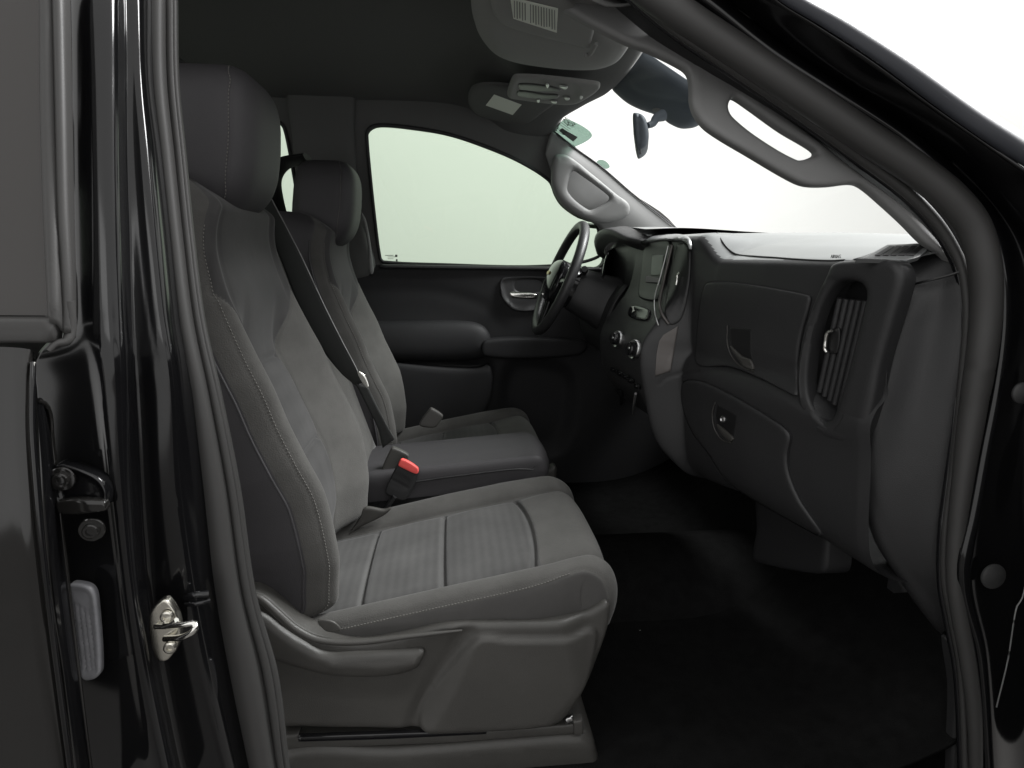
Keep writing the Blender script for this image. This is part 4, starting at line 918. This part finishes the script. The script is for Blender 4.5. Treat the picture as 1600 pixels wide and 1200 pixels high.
# instrument hood on the driver side
surf('instrument_hood', [[(.60, .12, 1.70), (.58, .16, 1.716), (.57, .30, 1.742), (.57, .45, 1.745), (.58, .60, 1.725), (.60, .68, 1.69)],
                         [(.56, .12, 1.69), (.53, .17, 1.70), (.51, .30, 1.728), (.51, .45, 1.73), (.53, .60, 1.70), (.56, .68, 1.66)],
                         [(.60, .13, 1.66), (.57, .18, 1.67), (.55, .30, 1.69), (.55, .45, 1.692), (.57, .60, 1.665), (.60, .66, 1.63)]], M['dash'], D, n=50, sub=6)
surf('hood_top', [[(.575, y, 1.715+.03*math.cos((y-.4)*4)*.9), (.70, y, 1.722+.02*math.cos((y-.4)*4)), (.9, y, 1.72), (1.1, y, 1.71)] for y in (.12, .3, .45, .6, .7)], M['dash_lit'], D, n=20, sub=4)
patch('driver_vent', [(948, 392), (962, 388), (958, 470), (944, 480), (938, 440)], plane((.60, .6, 1.6), (1, -.4, 0)), M['gloss'], D, nd=(-1, 0, 0), step=5, rnd=4, rh=.005, back=.01)
patch('hood_glint', [(960, 368), (966, 366), (975, 370), (978, 375), (968, 376), (961, 373)], plane((.55, .45, 1.7), (1, 0, .1)), M['chrome'], D, nd=(-1, 0, .2), step=2, rnd=2, rh=.001, back=.004)  # chrome ellipse added as the bright highlight at the hood end

# steering column shroud and stalk
col_ = thing('steering_wheel', 'black three-spoke steering wheel in front of the driver seat', 'steering wheel', (.40, .41, 1.57))
a_ = math.radians(23); ctr = np.array((.372, .41, 1.575)); ux = np.array((0, 1, 0)); uz = np.array((math.sin(a_), 0, math.cos(a_))); un = np.array((-math.cos(a_), 0, math.sin(a_)))
Rw = .188
ring = [ctr+Rw*(math.cos(t)*ux+math.sin(t)*uz) for t in np.linspace(0, 2*math.pi, 64, endpoint=False)]
tube('rim', np.array(ring), .0165, M['wheelrub'], col_, n=96, seg=16, closed=True, upd=tuple(un))
hub = []
NH, MH = 16, 40
V = []
for i in range(NH+1):
    q = i/NH; rr = math.sin(q*math.pi/2)
    for j in range(MH):
        th = 2*math.pi*j/MH
        ex = abs(math.cos(th))**.7*math.copysign(1, math.cos(th))*.095; ez = abs(math.sin(th))**.75*math.copysign(1, math.sin(th))*(.062 if math.sin(th) > 0 else .085)
        V.append(ctr+ex*rr*ux+ez*rr*uz+un*(.012+.028*math.sqrt(max(0, 1-rr**2.5)))-un*.0)
for j in range(MH):
    V.append(V[NH*MH+j]-un*.06)
mesh('hub', V, grid_faces(NH+2, MH, True), M['gloss'], col_)
for sgn, ang in ((1, 0), (-1, 0), (0, -90)):
    if sgn: path = [ctr+ux*sgn*.07+un*.005-uz*.01, ctr+ux*sgn*.13-uz*.004, ctr+ux*sgn*.18]
    else: path = [ctr-uz*.06+un*.005, ctr-uz*.12, ctr-uz*.18]
    tube('spoke', path, [.024, .018, .014], M['gloss'], col_, n=12, seg=12, flat=.6, upd=tuple(un))
ec_ = ctr+un*.042+uz*.004
bt = [(-.020, .004), (-.008, .004), (-.006, .0075), (.006, .0075), (.008, .004), (.020, .004), (.018, -.004), (.007, -.004), (.005, -.0075), (-.005, -.0075), (-.007, -.004), (-.018, -.004)]
V = [ec_+a*ux+b*uz for a, b in bt]+[ec_+a*ux+b*uz+un*.0025 for a, b in bt]; n = len(bt)
mesh('emblem', V, [tuple(range(n, 2*n)), tuple(range(n))[::-1]]+[(i, (i+1) % n, (i+1) % n+n, i+n) for i in range(n)], M['gold'], col_, smooth=False)
ax = -un
sh = []
for d_, w1, h1 in ((.015, .055, .055), (.05, .070, .070), (.10, .078, .080), (.16, .085, .090), (.24, .10, .11)):
    sh.append([ctr+ax*d_+w1*math.copysign(abs(math.cos(t))**.7, math.cos(t))*ux+h1*math.copysign(abs(math.sin(t))**.7, math.sin(t))*uz-uz*.012 for t in np.linspace(0, 2*math.pi, 24)])
surf('column_shroud', sh, M['dash'], col_, n=60, sub=5)
tube('shift_stalk', [ctr+ax*.05+uz*.03, ctr+ax*.06+uz*.05-ux*.06, ctr+ax*.04+uz*.055-ux*.13], [.008, .007, .010], M['trim_dark'], col_, n=14, seg=10)
# knee bolster
surf('knee_bolster', [[(.56, y, 1.56), (.52, y, 1.50), (.50, y, 1.42), (.53, y, 1.33), (.62, y, 1.28)] for y in (.24, .34, .5, .68)], M['dash'], D, n=24, sub=4, thick=.006)

# ================================================================== OVERHEAD
# moulded headliner bulge that carries visor and console
mp_ = plane((.25, -.15, 2.088), (.12, -.01, 1))
patch('headliner_moulding', [(742, -60), (736, 20), (746, 62), (780, 98), (850, 114), (925, 118), (962, 108), (982, 86), (990, 66), (960, 20), (940, -60)], mp_, M['visor'], T, nd=(0, 0, -1), step=6, rnd=34, rh=.035, back=.06, lift=.012, round_it=1)
# passenger sun visor
vp = plane((.25, -.30, 2.066), (.12, -.02, 1))
v1 = thing('sun_visor', 'folded-up grey passenger sun visor with printed warning label', 'sun visor', tuple(vp(840, 30)), group='sun visors')
patch('visor_flap', [(764, -60), (766, 0), (772, 26), (790, 44), (850, 62), (905, 76), (918, 80), (924, 70), (928, 38), (905, 20), (860, -20), (850, -60)], vp, M['visor'], v1, nd=(0, 0, -1), step=5, rnd=7, rh=.006, back=.012, round_it=1)
lb = patch('warning_label', [(797, -6), (872, 12), (870, 50), (802, 28)], vp, M['paper'], v1, nd=(0, 0, -1), step=6, rnd=0, back=.0006, lift=.0015, round_it=0)
for i in range(16):
    x = 803+i*4.2; y0 = -1+i*1.0; y1 = 27+i*1.25-random.random()*4
    if i in (5,): continue
    patch('printed_line', [(x, y0), (x+1.3, y0+.4), (x+1.6, y1), (x+.3, y1)], vp, M['ink'] if i % 3 else M['pillar'], lb, nd=(0, 0, -1), step=9, rnd=0, back=.0003, lift=.0020, round_it=0)
tube('visor_rod', [vp(914, 82)+np.array((0, 0, -.004)), vp(921, 84)+np.array((0, 0, -.002)), vp(932, 68)], .004, M['visor'], v1, n=10, seg=8)
# driver visor
vd = plane((.30, .38, 2.105), (.10, .03, 1))
v2 = thing('sun_visor', 'darker driver sun visor on the far side with small blank label', 'sun visor', tuple(vd(790, 170)), group='sun visors')
patch('visor_flap', [(731, 158), (742, 138), (800, 138), (868, 160), (848, 178), (820, 196), (780, 192), (743, 180)], vd, M['headliner'], v2, nd=(0, 0, -1), step=5, rnd=6, rh=.006, back=.012, round_it=1)
patch('warning_label', [(772, 147), (815, 163), (801, 179), (759, 164)], vd, M['paper'], v2, nd=(0, 0, -1), step=5, rnd=0, back=.0006, lift=.0015, round_it=0)
# overhead console
op = plane((.25, .04, 2.095), (.10, 0, 1))
oc = thing('overhead_console', 'ceiling console with map lamps between the two sun visors', 'overhead console', tuple(op(860, 140)))
patch('console_body', [(793, 140), (802, 117), (812, 115), (860, 118), (915, 124), (937, 128), (938, 134), (925, 146), (898, 160), (860, 160), (802, 152), (793, 148)], op, M['visor'], oc, nd=(0, 0, -1), step=4, rnd=7, rh=.012, back=.01, round_it=1,
      features=[('region', [(812, 120), (880, 124), (905, 132), (895, 152), (860, 155), (808, 147), (804, 138)], 5, -.006)], lift=.012)
patch('lamp_lens', [(811, 126), (855, 129), (878, 136), (850, 138), (812, 134)], op, M['lamp_lens'], oc, nd=(0, 0, -1), step=4, rnd=3, rh=.003, back=.004, lift=.010, round_it=1)
patch('lamp_lens', [(811, 137), (850, 142), (874, 144), (868, 150), (830, 149), (808, 144)], op, M['lamp_lens'], oc, nd=(0, 0, -1), step=4, rnd=3, rh=.003, back=.004, lift=.010, round_it=1)
for q in ([(853, 124), (857, 124), (858, 127), (855, 130)], [(874, 127), (887, 128), (884, 132), (878, 130)], [(839, 149), (843, 149), (843, 153), (840, 153)], [(861, 151), (870, 152), (869, 155), (863, 154)], [(882, 145), (890, 146), (889, 149), (884, 149)], [(907, 142), (911, 144), (908, 148), (906, 146)]):
    patch('lamp_button', q, op, M['silver'], oc, nd=(0, 0, -1), step=3, rnd=1, rh=.001, back=.003, lift=.013, round_it=1)

# headliner bulge towards the header (smooth lighter moulding)
# mirror base housing and mirror
fh = thing('sensor_housing', 'smooth blue-grey housing at the top centre of the windshield', 'sensor housing', tuple(P(1040, 140, -.02)))
FP = plane((.62, 0, 2.07), (1, .25, .75))
patch('housing_cover', [(996, 78), (1006, 90), (1040, 114), (1080, 141), (1095, 150), (1108, 178), (1096, 190), (1080, 203), (1060, 206), (1040, 198), (1030, 190), (1018, 184), (995, 176), (975, 166), (958, 152), (950, 142), (955, 120), (985, 90)], FP, M['frit'], fh, nd=(-1, -.3, -.6), step=5, rnd=16, rh=.022, back=.02, round_it=1,
      features=[('groove', [(975, 118), (985, 138), (1005, 150), (1060, 160), (1095, 168)], 4, .004)])
patch('sensor_lens', [(1020, 170), (1028, 169), (1033, 172), (1027, 175), (1021, 174)], FP, M['pillar'], fh, nd=(-1, -.3, -.6), step=2, rnd=1, rh=.001, back=.003, lift=.002)
mi_ = thing('rear_view_mirror', 'rear view mirror seen edge-on hanging at the windshield centre', 'mirror', tuple(P(1003, 205, -.02)))
patch('mirror_case', [(989, 176), (997, 175), (1006, 180), (1011, 190), (1014, 212), (1010, 226), (1000, 234), (996, 234), (991, 210)], plane((.52, 0, 1.98), (.5, 1, 0)), M['frit'], mi_, nd=(-.3, -1, 0), step=3, rnd=7, rh=.012, back=.16, round_it=1, features=[('groove', [(998, 177), (999, 232)], 2, .003)])
tube('mirror_arm', [P(1012, 196, .02), P(1020, 193, .03), P(1026, 184, .05), P(1036, 180, .06)], [.008, .010, .012, .016], M['frit'], mi_, n=16, seg=12)
tube('mirror_toggle', [P(1000, 232, -.02), P(1001, 241, -.02)], [.0015, .003], M['trim_dark'], mi_, n=5, seg=8)

# stickers on the glass
sg = thing('inventory_sticker', 'green translucent stock sticker in the upper far windshield corner', 'sticker', tuple(P(895, 208, .60)))
SP = plane((.46, .60, 2.08), (1, .12, 1.2))
stm = glass('sticker_film', (.50, .60, .55), .02)
s0 = patch('sticker_sheet', [(866, 203), (872, 195), (885, 186), (925, 211), (895, 230), (880, 222), (869, 212)], SP, stm, sg, nd=(-1, 0, -.8), step=4, rnd=0, back=.0008, round_it=1)
patch('sticker_band', [(873, 204), (878, 200), (903, 214), (896, 221)], SP, M['pillar'], s0, nd=(-1, 0, -.8), step=4, rnd=0, back=.0005, lift=.0012, round_it=0)
e1 = (SP(888, 188)-SP(868, 207))/4.3; e2 = (SP(893, 204)-SP(876, 192))/.72
R_ = Matrix((Vector(e1), Vector(-e2), Vector((-.001, 0, -.0008)))).transposed()
text('stock_number', 'OGT1480', SP(884, 197)-np.array((.003, 0, .003)), R_, 1.0, M['ink'], s0)
rs = patch('round_sticker', [(932, 254), (936, 250), (944, 251), (951, 257), (952, 262), (946, 264), (938, 261)], plane((.72, .66, 1.95), (1, .1, 1.1)), stm, None, nd=(-1, 0, -.8), step=2.5, rnd=1, rh=.0004, back=.001)
tag(rs, 'small round grey sticker low on the windshield by the far pillar', 'sticker')

# crumbs on the carpet
for k, (u, v) in enumerate([(1355, 1100), (1340, 1161), (1234, 1192), (1000, 985), (1264, 1110)]):
    p = PZ(u, v, .690)
    o = box('lint_fleck', p, (.004, .0015, .001), M['paper'], None, bv=0); tag(o, 'tiny pale lint fleck lying on the black carpet', 'lint fleck', 'lint flecks on the carpet')
